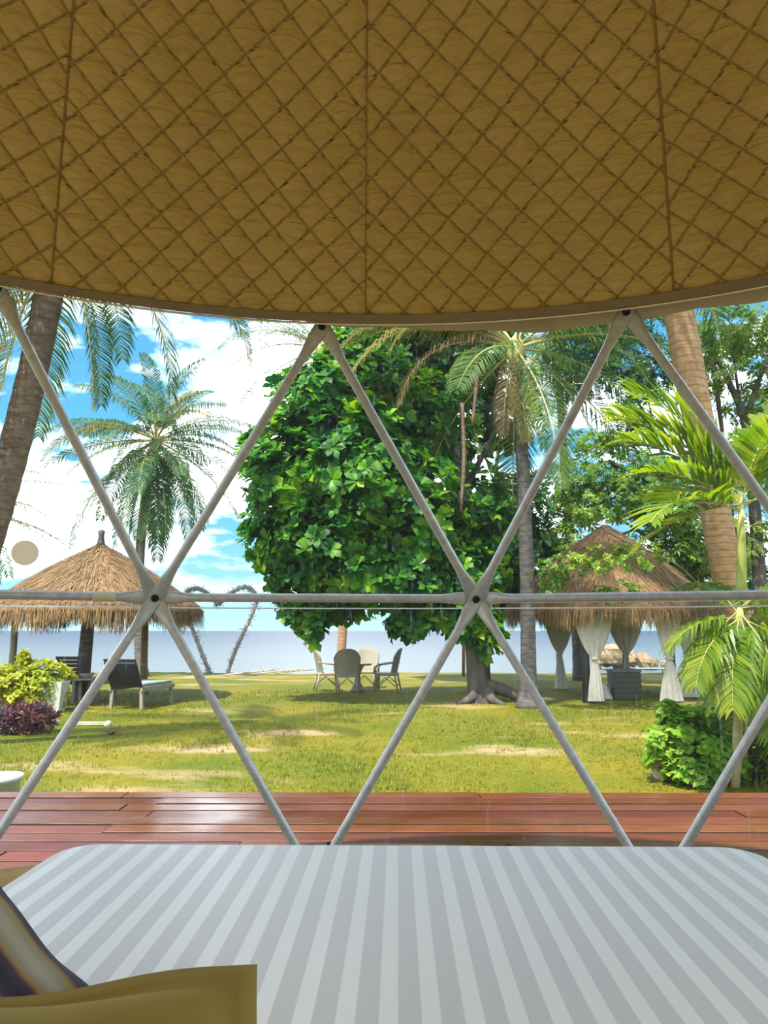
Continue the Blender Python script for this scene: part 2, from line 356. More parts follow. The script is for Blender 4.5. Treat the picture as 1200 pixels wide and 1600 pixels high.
# sea
m, t, p, out = mat_base('sea'); SEAM = m; p.inputs['Roughness'].default_value = .5; p.inputs['Specular IOR Level'].default_value = .12
tc = N(t, 'ShaderNodeTexCoord'); sx = N(t, 'ShaderNodeSeparateXYZ'); t.links.new(tc.outputs['Object'], sx.inputs[0])
mr = N(t, 'ShaderNodeMapRange'); mr.inputs[1].default_value = 40; mr.inputs[2].default_value = 420; t.links.new(sx.outputs[1], mr.inputs[0])
rs = ramp(t, [(0, (.115, .14, .15)), (.10, (.09, .118, .135)), (.3, (.055, .08, .108)), (1, (.032, .05, .09))]); t.links.new(mr.outputs[0], rs.inputs[0]); t.links.new(rs.outputs[0], p.inputs['Base Color'])
mpw = N(t, 'ShaderNodeMapping'); mpw.inputs['Scale'].default_value = (.25, 1, 1); t.links.new(tc.outputs['Object'], mpw.inputs[0])
nz = N(t, 'ShaderNodeTexNoise'); nz.inputs['Scale'].default_value = .9; nz.inputs['Detail'].default_value = 4; t.links.new(mpw.outputs[0], nz.inputs['Vector']); add_bump(t, p, nz.outputs[0], .25, .15)

# clear vinyl film: see-through, faint shine, faint scratches
m, t, p, out = mat_base('clear_film'); FILM = m; t.nodes.remove(p)
tr = N(t, 'ShaderNodeBsdfTransparent'); tr.inputs[0].default_value = (.97, .985, .985, 1)
gl = N(t, 'ShaderNodeBsdfGlossy'); gl.inputs['Roughness'].default_value = .06
fz = N(t, 'ShaderNodeFresnel'); fz.inputs[0].default_value = 1.25
m1 = N(t, 'ShaderNodeMixShader'); t.links.new(fz.outputs[0], m1.inputs[0]); t.links.new(tr.outputs[0], m1.inputs[1]); t.links.new(gl.outputs[0], m1.inputs[2])
tl = N(t, 'ShaderNodeBsdfTranslucent'); tl.inputs[0].default_value = (.85, .9, .9, 1)
tc = N(t, 'ShaderNodeTexCoord')
acc = None
for rot, sc in (((.0, .0, .0), (70, 70, 1.6)), ((.0, .95, .3), (42, 42, 1.1)), ((.0, -1.0, -.2), (38, 38, 1.0))):
    mp = N(t, 'ShaderNodeMapping'); mp.inputs['Rotation'].default_value = rot; mp.inputs['Scale'].default_value = sc; t.links.new(tc.outputs['Object'], mp.inputs[0])
    nz = N(t, 'ShaderNodeTexNoise'); nz.inputs['Scale'].default_value = 1.0; nz.inputs['Detail'].default_value = 1; t.links.new(mp.outputs[0], nz.inputs['Vector'])
    rp = ramp(t, [(.70, (0, 0, 0)), (.76, (1, 1, 1))]); t.links.new(nz.outputs[0], rp.inputs[0])
    if acc is None: acc = rp.outputs[0]
    else:
        ad = N(t, 'ShaderNodeMath', operation='MAXIMUM'); t.links.new(acc, ad.inputs[0]); t.links.new(rp.outputs[0], ad.inputs[1]); acc = ad.outputs[0]
mr = N(t, 'ShaderNodeMapRange'); mr.inputs[3].default_value = .010; mr.inputs[4].default_value = .10; t.links.new(acc, mr.inputs[0])
m2 = N(t, 'ShaderNodeMixShader'); t.links.new(mr.outputs[0], m2.inputs[0]); t.links.new(m1.outputs[0], m2.inputs[1]); t.links.new(tl.outputs[0], m2.inputs[2])
t.links.new(m2.outputs[0], out.inputs[0])
SEAMW = M('weld_seam', (.78, .82, .82), (.84, .88, .88), 20, .4)
PATCH = leaf_mat('patch', [(.8, .66, .45), (.95, .8, .58)], .6, .75)

# ================================================================== THE DOME
DC = Vector((0, .1, .63)); DR = 3.5; ROT = -5.0
def sph(phi, z, Rr=DR):
    r = math.sqrt(max(0, Rr * Rr - (z - DC.z) ** 2)); a = R(phi)
    return Vector((DC.x + r * math.sin(a), DC.y + r * math.cos(a), z))
Z1, Z2, Z0 = 1.242, 2.385, 0.03

# floor inside the dome
mb = MB(); mb.lathe([(0, .0), (3.47, .0), (3.47, .012), (0, .012)], (DC.x, DC.y, 0.001), 60)
tag(mb.build('floor', FLOORM, smooth=False), 'brown floor sheet inside the dome tent', kind='structure')

def shell(name, mat, phis, zfun, nz, Rr, thick=0.0, kind='structure', parent=None):
    vs, fs = [], []; n = len(phis)
    for j in range(nz + 1):
        for ph in phis:
            z0, z1 = zfun(ph); z = z0 + (z1 - z0) * j / nz
            vs.append(sph(ph, z, Rr))
    fs = [(j * n + i, j * n + i + 1, (j + 1) * n + i + 1, (j + 1) * n + i) for j in range(nz) for i in range(n - 1)]
    mb = MB(); mb.add(vs, fs); o = mb.build(name, mat, parent)
    if thick:
        so = o.modifiers.new('thickness', 'SOLIDIFY'); so.thickness = thick; so.offset = 0
    if kind: o['kind'] = kind
    return o
film = shell('wall_front_extended', FILM, [-141 + 3 * i for i in range(95)], lambda p: (.150, 2.47), 18, 3.535)  # film carried on round unseen sides and rear to let in more daylight
tag(film, 'clear vinyl film over the dome front, carried round the unseen sides for more light')
wb = shell('wall_back', COVER, [141 + 3 * i for i in range(27)], lambda p: (.0, 2.47), 14, 3.53, .01)
tag(wb, 'tan canvas wall behind the bed')
def cover_edge(p):
    k = min(1, max(0, (p + 12) / 26)); k = k * k * (3 - 2 * k)
    return 2.432 * (1 - k) + 2.372 * k + .006 * math.sin(p * .33) + .005 * math.sin(p * .81 + 1)
cv = shell('roof', CANVAS, [-180 + 2 * i for i in range(181)], lambda p: (cover_edge(p) if abs(p) < 150 else 2.40, 4.185), 14, 3.565, .006)
tag(cv, 'tan canvas cover over the top of the dome, hem showing')
sk = shell('trim_1', CANVAS, [-141 + 2 * i for i in range(142)], lambda p: (.012, .163), 3, 3.52, .008)
tag(sk, 'tan canvas skirt along the foot of the clear wall')
for ph in (-31.5, -18, -4, 9, 22, 36):
    mb = MB(); c = sph(ph, .160, 3.50); a = R(ph); rm = Matrix.Rotation(-a, 3, 'Z')
    mb.box(c, (.018, .014, .04), rm); mb.box(c + rm @ Vector((0, -.008, -.012)), (.028, .006, .016), rm)
    mb.build('toggle', BOLT, sk, False)
def ring_strip(mb, phis, z, Rr, wd, th):
    pts = [sph(p, z, Rr) for p in phis]; n = len(pts); vs = []
    for p, q in zip(phis, pts):
        nrm = (q - DC).normalized(); a = R(p); tan = Vector((math.cos(a), -math.sin(a), 0)); up = nrm.cross(tan); up = up if up.z > 0 else -up
        for s, b in ((-1, -1), (1, -1), (1, 1), (-1, 1)): vs.append(q + up * (s * wd / 2) + nrm * (b * th / 2))
    fs = [(i * 4 + k, i * 4 + (k + 1) % 4, (i + 1) * 4 + (k + 1) % 4, (i + 1) * 4 + k) for i in range(n - 1) for k in range(4)]
    mb.add(vs, fs); return mb
for z, lo, hi, wd in ((1.200, -60, 60, .0055), (1.226, 8, 60, .0035)):
    ring_strip(MB(), [lo + (hi - lo) * i / 60 for i in range(61)], z, 3.528, wd, .003).build('weld_seam', SEAMW, film, False)
# round tan spot on the film, left of the frame
pc = W(39, 858, 3.3); d = (pc - DC).normalized(); pc = DC + d * 3.532
q = d.to_track_quat('Z', 'Y').to_matrix(); mb = MB()
mb.add([pc + q @ Vector((.053 * math.cos(a), .053 * math.sin(a), -.004)) for a in [2 * PI * k / 28 for k in range(28)]] +
       [pc + q @ Vector((.050 * math.cos(a), .050 * math.sin(a), -.007)) for a in [2 * PI * k / 28 for k in range(28)]],
       [(k, (k + 1) % 28, 28 + (k + 1) % 28, 28 + k) for k in range(28)] + [tuple(range(28, 56))])
tag(mb.build('patch', PATCH, film, False), 'round tan spot on the film')

# quilted lining, one sewn gore per panel
ceil = empty('ceiling', (0, 0, 0), 'khaki diamond-quilted lining overhead inside the dome', kind='structure')
LR = 3.40; HEMZ = 2.362
al0 = math.asin((HEMZ - DC.z) / LR)
QP = .142                                  # diagonal of a quilted diamond
def gore(pc_, hi, half=12.0):
    step = .0115 if hi else .05
    L = LR * (PI / 2 - al0) - .02; nr = int(L / step); nc = int(2 * half * PI / 180 * LR * math.cos(al0) / step)
    t = np.linspace(0, L, nr + 1)[:, None]; uu = np.linspace(-1, 1, nc + 1)[None, :]
    al = al0 + t / LR; hw = R(half) * LR * np.cos(al); s = uu * hw
    off = (pc_ * .37) % 1.0
    s_w = s + .004 * np.sin(t * 9 + pc_) ; t_w = t + .004 * np.sin(s * 11 + pc_)
    a = (s_w + t_w) / QP + off; b = (s_w - t_w) / QP + off * .6
    puff = np.sqrt(np.abs(np.sin(PI * a) * np.sin(PI * b)) + 1e-6)
    ridge = np.maximum(np.exp(-((a - np.round(a)) / .045) ** 2), np.exp(-((b - np.round(b)) / .045) ** 2))
    ed = np.clip((hw - np.abs(s)) / .03, 0, 1)
    h = .020 * puff ** 1.4 * ed + .003 * (1 - ed)
    rr = LR - h
    az = R(pc_) + uu * R(half)
    X = DC.x + rr * np.cos(al) * np.sin(az); Y = DC.y + rr * np.cos(al) * np.cos(az); Z = DC.z + rr * np.sin(al) + 0 * az
    V = np.stack([X, Y, Z], -1).reshape(-1, 3)
    i = np.arange(nr)[:, None] * (nc + 1) + np.arange(nc)[None, :]
    A = np.stack([i, i + nc + 1, i + 1], -1).reshape(-1, 3); B = np.stack([i + 1, i + nc + 1, i + nc + 2], -1).reshape(-1, 3)
    me = np_mesh('lining_panel', V, np.concatenate([A, B]), LINING, True)
    for nm, val in (('quilt_a', a), ('quilt_b', b)):
        at_ = me.attributes.new(nm, 'FLOAT', 'POINT'); at_.data.foreach_set('value', np.ascontiguousarray(val + 0 * az, dtype=np.float32).ravel())
    return link(bpy.data.objects.new('lining_panel', me), ceil)
for k in range(15):
    pc_ = 10.6 + 24.3 * (k if k < 8 else k - 15) if False else 10.5 + 24 * (k if k < 8 else k - 15)
    gore(pc_, abs(pc_) < 45)
# flat seams between the gores
for ph in (-49.5, -25.5, -1.5, 22.5, 46.5):
    mb = MB(); pts = []
    vs = []
    n = 60
    for j in range(n + 1):
        al = al0 + (R(84) - al0) * j / n; a = R(ph)
        q = DC + Vector((math.cos(al) * math.sin(a), math.cos(al) * math.cos(a), math.sin(al))) * (LR - .0045)
        nrm = (q - DC).normalized(); tn = Vector((math.cos(a), -math.sin(a), 0))
        wd = {-25.5: .0045, -1.5: .002, 22.5: .005}.get(ph, .004)
        vs += [q - tn * wd, q - tn * wd * .5 - nrm * .004, q + tn * wd * .5 - nrm * .004, q + tn * wd]
    mb.add(vs, [(j * 4 + k, j * 4 + k + 1, (j + 1) * 4 + k + 1, (j + 1) * 4 + k) for j in range(n) for k in range(3)])
    mb.build('seam', LINING, ceil)
# hem of the lining
PH = [-180 + 2 * i for i in range(181)]
hm = ring_strip(MB(), PH, HEMZ + .008, LR - .014, .034, .020).build('hem_band', HEM, ceil, False)
ring_strip(MB(), PH, HEMZ - .0125, LR - .012, .006, .022).build('hem_piping', PIPING, hm, False)

# geodesic steel frame
frame = empty('dome_frame', (DC.x, DC.y, 0), 'galvanised steel tube frame of bolted triangles across the clear wall', 'tent frame')
def strut(p, q, off, r=.0195):
    p, q = Vector(p), Vector(q); t = (q - p).normalized(); L = (q - p).length; mb = MB(); vs = []; n = 12
    st = [(-.034, .010, .0025), (-.026, .022, .003), (-.008, .030, .0032), (.05, .031, .0034), (.085, .029, .007), (.125, .023, .0150), (.165, r, r)]
    ss = st + [(L - a, w_, h_) for a, w_, h_ in reversed(st)]
    for a, w_, h_ in ss:
        k = min(max(a / L, 0), 1); c = p.lerp(q, k) + t * (a - k * L if (a < 0 or a > L) else 0)
        nrm = ((p - DC).normalized() * (1 - k) + (q - DC).normalized() * k); nrm = (nrm - t * nrm.dot(t)).normalized(); s = t.cross(nrm)
        for i in range(n):
            an = 2 * PI * i / n; vs.append(c + s * (w_ * math.cos(an)) + nrm * (h_ * math.sin(an) + off))
    m_ = len(ss); fs = [(i * n + k, i * n + (k + 1) % n, (i + 1) * n + (k + 1) % n, (i + 1) * n + k) for i in range(m_ - 1) for k in range(n)]
    fs += [tuple(range(n - 1, -1, -1)), tuple((m_ - 1) * n + k for k in range(n))]
    mb.add(vs, fs); return mb.build('strut', STEEL, frame, world=True)
hubs1 = {k: sph(ROT + 12 + 24 * k, Z1) for k in range(-5, 5)}
hubs2 = {k: sph(ROT + 24 * k, Z2) for k in range(-4, 5)}
hubs0 = {k: sph(ROT + 24 * k, Z0) for k in range(-4, 5)}
for k in range(-4, 5):
    strut(hubs2[k], hubs1[k - 1], -.008); strut(hubs2[k], hubs1[k], -.001)
    strut(hubs0[k], hubs1[k - 1], -.001); strut(hubs0[k], hubs1[k], -.008)
hstr = {}
for k in range(-5, 4): hstr[k] = strut(hubs1[k], hubs1[k + 1], .008)
for k in range(-4, 4): strut(hubs0[k], hubs0[k + 1], .008)
def bolt(p):
    d = (DC - p).normalized(); q = d.to_track_quat('Z', 'Y').to_matrix(); mb = MB()
    mb.lathe([(.017, .0), (.017, .014), (.014, .017), (.0075, .017), (.0075, .010), (0, .010)], (0, 0, 0), 14)
    mb.v = [tuple(p + q @ (Vector(v) + Vector((0, 0, .008)))) for v in mb.v]; mb.build('bolt', BOLT, frame, False, world=True)
for d_ in (hubs1, hubs2, hubs0):
    for p in d_.values(): bolt(p)
# tape wound round the left horizontal tube
a, b = hubs1[-2], hubs1[-1]; tt = (a - b).normalized()
mb = MB(); mb.tube([b + tt * x for x in (.168, .172, .25, .262)], [.0200, .0222, .0222, .0200], 14)
nr = (b - DC).normalized() * .008; mb.v = [tuple(Vector(v) + nr) for v in mb.v]
tag(mb.build('tape_wrap', TAPE, frame, world=True), 'beige tape wound around the tube')

# ================================================================== DECK AND GROUND
deck = empty('deck', (0, 0, 0), 'wet red-brown wooden deck outside the clear wall', kind='structure')
rng = random.Random(5)
BP = .178; DY1 = 5.53
DECKSHADE = M('deck_gap_shade', (.020, .008, .005), (.045, .016, .009), 20, .7)  # shade of the gaps painted onto the board sides
def plank_mesh(L, wd, th=.032):
    b = .0015; prof = [(-wd / 2, -th), (wd / 2, -th), (wd / 2, -b), (wd / 2 - b, 0), (-wd / 2 + b, 0), (-wd / 2, -b)]
    mb = MB(); vs = [(sx * L / 2, y, z) for sx in (-1, 1) for y, z in prof]
    mb.add(vs, [(0, 1, 2, 3, 4, 5)[::-1], (6, 7, 8, 9, 10, 11)] + [(i, (i + 1) % 6, 6 + (i + 1) % 6, 6 + i) for i in range(6)])
    me = mb.mesh('plank', DECKM, False); me.materials.append(DECKSHADE)
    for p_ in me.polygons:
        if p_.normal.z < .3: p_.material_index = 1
    return me
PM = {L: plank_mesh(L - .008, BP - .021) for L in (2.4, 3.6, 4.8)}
row = 0; y = DY1 - BP / 2
while y > 1.4:
    x = -6.6 + rng.uniform(0, 2.0)
    while x < 5.6:
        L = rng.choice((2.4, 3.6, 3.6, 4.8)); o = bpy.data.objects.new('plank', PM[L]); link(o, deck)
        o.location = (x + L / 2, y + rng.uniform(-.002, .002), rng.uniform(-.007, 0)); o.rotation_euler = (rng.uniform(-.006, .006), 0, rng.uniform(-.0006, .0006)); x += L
    y -= BP; row += 1
for x in (-6, -4.5, -3, -1.5, 0, 1.5, 3, 4.5, 6):
    MB().box((x, 3.45, -.10), (.07, 4.1, .12)).build('joist', WOODG, deck, False)
    for yy in (1.7, 5.2): MB().box((x, yy, -.32), (.1, .1, .34)).build('post', WOODG, deck, False)

# lawn
nx, ny = 90, 90
xs = np.linspace(-44, 46, nx); ys = np.concatenate([np.linspace(-40, 6, 8), np.linspace(6.6, 31.2, ny - 8)])
rs_ = np.random.RandomState(3)
X, Y = np.meshgrid(xs, ys)
Z = GZ + .018 * np.sin(X * .7 + 1) * np.sin(Y * .5) + .012 * np.sin(X * 1.7 + Y * .9)
edge = 29.6 + .35 * np.sin(X * .5) + .2 * np.sin(X * 1.3 + 1)
Z = np.where(Y > edge, GZ - .35 * (Y - edge) - .02, Z)
V = np.stack([X, Y, Z], -1).reshape(-1, 3)
i = (np.arange(ny - 1)[:, None] * nx + np.arange(nx - 1)[None, :])
T = np.concatenate([np.stack([i, i + 1, i + nx + 1], -1).reshape(-1, 3), np.stack([i, i + nx + 1, i + nx], -1).reshape(-1, 3)])
lawn = link(bpy.data.objects.new('lawn', np_mesh('lawn', V, T, LAWNM, True)))
tag(lawn, 'sunlit yellow-green lawn with sandy bare patches', kind='structure')
mb = MB(); mb.add([(-120, 30.0, -.75), (120, 30.0, -.75), (120, 44, -1.75), (-120, 44, -1.75), (-120, 44, -3), (120, 44, -3), (120, 30, -3), (-120, 30, -3)],
                  [(0, 1, 2, 3), (3, 2, 5, 4), (1, 0, 7, 6), (4, 5, 6, 7)])
tag(mb.build('beach', SANDM, smooth=False), 'pale sand beach sloping down to the sea', kind='structure')
mb = MB(); mb.add([(-3500, 38, -1.4), (3500, 38, -1.4), (3500, 5000, -1.4), (-3500, 5000, -1.4)], [(0, 1, 2, 3)])
tag(mb.build('sea', SEAM, smooth=False), 'calm pale blue sea reaching the horizon', kind='structure')

# grass blades
def blade_tuft(seed):
    r_ = random.Random(seed); V, T = [], []
    for k in range(6):
        a = r_.uniform(0, 2 * PI); l = r_.uniform(.02, .048); b = len(V); x, y = r_.uniform(-.05, .05), r_.uniform(-.05, .05)
        dx, dy = math.cos(a), math.sin(a); w_ = .004; le = r_.uniform(.2, .8) * l
        V += [(x - dy * w_, y + dx * w_, 0), (x + dy * w_, y - dx * w_, 0), (x + dx * le, y + dy * le, l)]; T.append((b, b + 1, b + 2))
    return np.array(V), np.array(T)
GV = [blade_tuft(k) for k in range(5)]; xf = []
for k in range(26000):
    yy = 5.8 + (rng.random() ** 1.8) * 15; hx = .55 * yy + 1
    x = rng.uniform(-hx, hx); s = rng.uniform(.7, 1.4) * (1 + .04 * (yy - 6))
    if rng.random() > .55 + .45 * math.sin(x * 1.3 + 2) * math.sin(yy * .9): continue
    z = GZ + .018 * math.sin(x * .7 + 1) * math.sin(yy * .5) + .012 * math.sin(x * 1.7 + yy * .9) - .006
    xf.append(Matrix.Translation((x, yy, z)) @ Matrix.Rotation(rng.uniform(0, 6.28), 4, 'Z') @ Matrix.Scale(s, 4))
V, T = scatter(GV, xf, rng)
g = link(bpy.data.objects.new('grass', np_mesh('grass', V, T, GRASS)))
tag(g, 'short grass blades growing over the lawn', 'grass', kind='stuff')

# ================================================================== BED
bed = empty('bed', (.012, 0, 0), 'wide bed made up with a white and grey striped sheet', 'bed', rz=-R(1.0))
def rounded_slab(x0, x1, y0, y1, z0, z1, rc, re, ns=7, crown=0.0):
    """slab with rounded plan corners and rolled top and bottom edges"""
    def outline(ins):
        r_ = max(rc - ins, .01); pts = []
        for cx, cy, a0 in ((x1 - rc, y1 - rc, 0), (x0 + rc, y1 - rc, 90), (x0 + rc, y0 + rc, 180), (x1 - rc, y0 + rc, 270)):
            for k in range(ns + 1):
                a = R(a0 + 90 * k / ns); pts.append((cx + r_ * math.cos(a), cy + r_ * math.sin(a)))
        return pts
    rings = []
    for k in range(ns + 1):
        a = R(90 * k / ns); rings.append((re * (1 - math.sin(a)) , z0 + re * (1 - math.cos(a))))
    rings = [(re * (1 - math.sin(R(90 * k / ns))), z0 + re * (1 - math.cos(R(90 * k / ns)))) for k in range(ns + 1)]
    rings += [(re * (1 - math.cos(R(90 * k / ns))), z1 - re * (1 - math.sin(R(90 * k / ns)))) for k in range(ns + 1)]
    mb = MB(); vs = []; n = len(outline(0))
    for ins, z in rings:
        vs += [(x, y, z) for x, y in outline(ins)]
    m_ = len(rings); fs = [(i * n + k, i * n + (k + 1) % n, (i + 1) * n + (k + 1) % n, (i + 1) * n + k) for i in range(m_ - 1) for k in range(n)]
    # inner rings keep the top smooth
    last = outline(re)
    cx, cy = (x0 + x1) / 2, (y0 + y1) / 2
    for sc in (.93, .6, .25):
        vs += [(cx + (x - cx) * sc, cy + (y - cy) * sc, z1 + crown * (1 - sc)) for x, y in last]
    for j in range(m_ - 1, m_ + 2): fs += [(j * n + k, j * n + (k + 1) % n, (j + 1) * n + (k + 1) % n, (j + 1) * n + k) for k in range(n)]
    fs += [tuple((m_ + 2) * n + k for k in range(n)), tuple(range(n - 1, -1, -1))]
    mb.add(vs, fs); return mb
rounded_slab(-.89, .91, .03, 2.095, .30, .565, .13, .065, 8).build('mattress', SHEET, bed)
rounded_slab(-.88, .90, .04, 2.05, .08, .298, .05, .01, 3).build('bed_base', WOODG, bed)
for x in (-.8, .82):
    for yy in (.12, 1.95): MB().box((x, yy, .047), (.08, .08, .068)).build('leg', WOODD, bed, False)

def cushion(name, mat, wd, ht, th, flange=0.0, n=26):
    mb = MB(); vs = []; 
    for side in (1, -1):
        for j in range(n + 1):
            for i in range(n + 1):
                u = -1 + 2 * i / n; v = -1 + 2 * j / n
                fx = (1 - abs(u) ** 2.6); fy = (1 - abs(v) ** 2.6); k = max(fx, 0) ** .55 * max(fy, 0) ** .55
                fu = max(0, 1 - (flange / (wd / 2))) if flange else 1
                if flange:
                    uu = min(1, abs(u) / fu); vv = min(1, abs(v) / max(.01, 1 - flange / (ht / 2)))
                    k = max(0, 1 - uu ** 2.6) ** .55 * max(0, 1 - vv ** 2.6) ** .55
                pin = 1 - .05 * (1 - abs(v) ** 2) * abs(u) ** 3; piv = 1 - .05 * (1 - abs(u) ** 2) * abs(v) ** 3
                wv = .006 * math.sin(7 * u + 3 * v) + .005 * math.sin(5 * v - 2 * u)
                vs.append((u * wd / 2 * pin, v * ht / 2 * piv, side * (th / 2 * k + .003) + wv))
    m_ = (n + 1) ** 2
    fs = [(j * (n + 1) + i, j * (n + 1) + i + 1, (j + 1) * (n + 1) + i + 1, (j + 1) * (n + 1) + i) for j in range(n) for i in range(n)]
    fs += [tuple(m_ + q for q in f[::-1]) for f in fs]
    B = [i for i in range(n)] + [j * (n + 1) + n for j in range(n)] + [n * (n + 1) + n - i for i in range(n)] + [(n - j) * (n + 1) for j in range(n)]
    for a, b in zip(B, B[1:] + B[:1]): fs.append((b, a, m_ + a, m_ + b))
    mb.add(vs, fs); o = mb.build(name, mat); return o
def orient(o, c, xax, yax):
    xax = Vector(xax).normalized(); z = xax.cross(Vector(yax)).normalized(); yax = z.cross(xax)
    o.matrix_world = Matrix.Translation(c) @ Matrix((xax, yax, z)).transposed().to_4x4()
# khaki pillow propped up in the near left corner
tr = W(402, 1507, .93); tl_ = W(-330, 1560, .80); xa = (tr - tl_).normalized(); ya = Vector((.03, .33, .13)); ya = (ya - xa * ya.dot(xa)).normalized()
pil = cushion('pillow', PILLOW, .62, .44, .13, .035)
orient(pil, tr - xa * .31 - ya * .22, xa, ya)
tag(pil, 'khaki flanged pillow propped up at the near corner of the bed', 'pillow')
e1, e2 = W(-6, 1372, 1.22), W(140, 1545, 1.0); xa = (e2 - e1).normalized(); ya = Vector((.62, .62, .38)); ya = (ya - xa * ya.dot(xa)).normalized()
cu = cushion('cushion', CUSH, .46, .42, .12)
orient(cu, (e1 + e2) / 2 + xa * .0 - ya * .205, xa, ya)
tag(cu, 'dark brown and olive striped cushion behind the khaki pillow', 'cushion')

# ================================================================== PALMS
FROND_CACHE = {}
def frond_mesh(kind, e0, e1, L, nl, ll, lw, mat, seed=0, hang=.6, curlpow=1.3):
    """arching feather leaf along +x: stalk elevation runs from e0 to e1 degrees"""
    key = (kind, e0, e1, L, nl, ll, lw, mat.name, seed, hang)
    if key in FROND_CACHE: return FROND_CACHE[key]
    r_ = random.Random(hash((e0, e1, seed)) & 0xffff)
    n = 16; P = [Vector((0, 0, 0))]; D = []
    side_bend = r_.uniform(-.25, .25)
    for i in range(n):
        k = (i + .5) / n; e = R(e0 + (e1 - e0) * k ** curlpow); a = side_bend * k * k
        d = Vector((math.cos(e) * math.cos(a), math.cos(e) * math.sin(a), math.sin(e))); D.append(d); P.append(P[-1] + d * (L / n))
    mb = MB(); mb.tube(P, [max(.004, .028 * (L / 3.6) * (1 - i / n) ** .8) for i in range(n + 1)], 4, False)
    nst = len(mb.f)
    def at(k):
        x = min(k * n, n - 1e-4); i = int(x); return P[i].lerp(P[i + 1], x - i), D[i]
    for j in range(nl):
        k = .16 + .83 * (j + r_.uniform(0, .5)) / nl
        p, d = at(k); s = d.cross(Vector((0, 0, 1))); s = s.normalized() if s.length > .05 else Vector((0, 1, 0)); up = s.cross(d).normalized()
        if up.z < 0: up = -up
        l = ll * (math.sin(PI * min(1, .12 + k * .86)) ** .6 + .08) * r_.uniform(.85, 1.1)
        for sd in (-1, 1):
            fw = .35 + .75 * k + r_.uniform(-.12, .12)
            b0 = (s * sd + d * fw + up * r_.uniform(.05, .28)).normalized()
            m1 = p + b0 * l * .5
            hg = hang * r_.uniform(.7, 1.25)
            b1 = (b0 * (1 - .45 * hg) + Vector((0, 0, -1)) * hg).normalized()
            m2 = m1 + b1 * l * .5
            wv = d.cross(b0).cross(b0).normalized() if d.cross(b0).length > .01 else up
            q = wv * lw * .5
            bz = len(mb.v)
            mb.v += [tuple(p - q * .5), tuple(p + q * .5), tuple(m1 - q), tuple(m1 + q), tuple(m2)]
            mb.f += [(bz, bz + 1, bz + 3, bz + 2), (bz + 2, bz + 3, bz + 4)]
    me = mb.mesh('frond', mat, False); me.materials.append(RACHIS)
    mi = [1] * nst + [0] * (len(me.polygons) - nst); me.polygons.foreach_set('material_index', mi); me.update()
    FROND_CACHE[key] = me; return me
def bez(p0, p1, p2, n):
    return [p0 * (1 - k) ** 2 + p1 * 2 * k * (1 - k) + p2 * k * k for k in [i / n for i in range(n + 1)]]
def palm(name, label, base, crown, r0, r1, mid=None, fronds=(), auto=0, L=3.6, ll=.62, lw=.034, nl=52, mat=None, tm=None, seed=1, group=None, flare=1.5, nseg=46, elev=(78, -62), hang=.6, cat='palm tree', az_skip=None):
    rg = random.Random(seed); mat = mat or FROND
    root = empty(name, base, label, cat, group)
    base, crown = Vector(base), Vector(crown); mid = Vector(mid) if mid is not None else base.lerp(crown, .5)
    pts = bez(base - Vector((0, 0, .05)), mid, crown, nseg)
    rad = []
    for i in range(nseg + 1):
        k = i / nseg; r_ = r0 + (r1 - r0) * k
        if k < .12: r_ *= 1 + (flare - 1) * (1 - k / .12) ** 2
        rad.append(r_ * (1 + .035 * (i % 2) + rg.uniform(-.015, .015)))
    MB().tube(pts, rad, 12).build('trunk', tm or TRUNK_GREY, root, world=True)
    # fibrous bulb where the leaf stalks meet
    cb = MB(); cb.lathe([(0, -.45 * L / 3.6), (r1 * 1.05, -.40 * L / 3.6), (r1 * 1.7, -.1), (r1 * 1.35, .15), (0, .34 * L / 3.6)], tuple(crown), 12)
    cb.build('crown_shaft', RACHIS, root, world=True)
    lst = list(fronds)
    for i in range(auto):
        k = (i + .5) / auto
        az = i * 137.5 + rg.uniform(-14, 14)
        if az_skip and az_skip(az % 360): continue
        e0 = elev[0] + (elev[1] - elev[0]) * k ** .9
        lst.append((az, e0, None, 1.0, None))
    for az, e0, e1, sc, fm in lst:
        e0q = round(e0 / 12) * 12
        if e1 is None: e1q = max(-88, e0q - 62 if e0q > 0 else e0q - 40)
        else: e1q = e1
        me = frond_mesh('f', e0q, e1q, L, nl, ll, lw, fm or mat, rg.randrange(3), hang)
        o = bpy.data.objects.new('frond', me); link(o, root)
        o.location = crown - base; o.rotation_euler = (0, 0, R(az)); s = sc * rg.uniform(.9, 1.08); o.scale = (s, s, s)
    return root
# azimuths here: 0 = towards +x (right), 90 = away from the camera, 180 = left, 270 = towards the camera

# coconut palm beyond the left hut
pb = W(222, 1052, 27.0); pb.z = GZ
palm('coconut_palm', 'tall coconut palm with full crown rising behind the left thatched hut', pb, W(243, 688, 27.0), .19, .14, W(205, 860, 27.0), auto=34, seed=4, mat=FROND_G, nl=60, ll=.82, lw=.038, L=3.9, elev=(82, -72), hang=.95,
     fronds=[(175, 40, -45, 1.0, None), (5, 24, -30, .95, None), (350, 6, -40, .95, None), (200, 30, -70, 1.1, FROND_Y), (330, -50, -85, 1.15, None), (212, -40, -84, 1.2, None), (265, -62, -88, 1.1, None), (300, -66, -88, 1.15, None), (60, 60, -10, .95, FROND_Y), (320, 48, -5, .8, FROND_Y)])
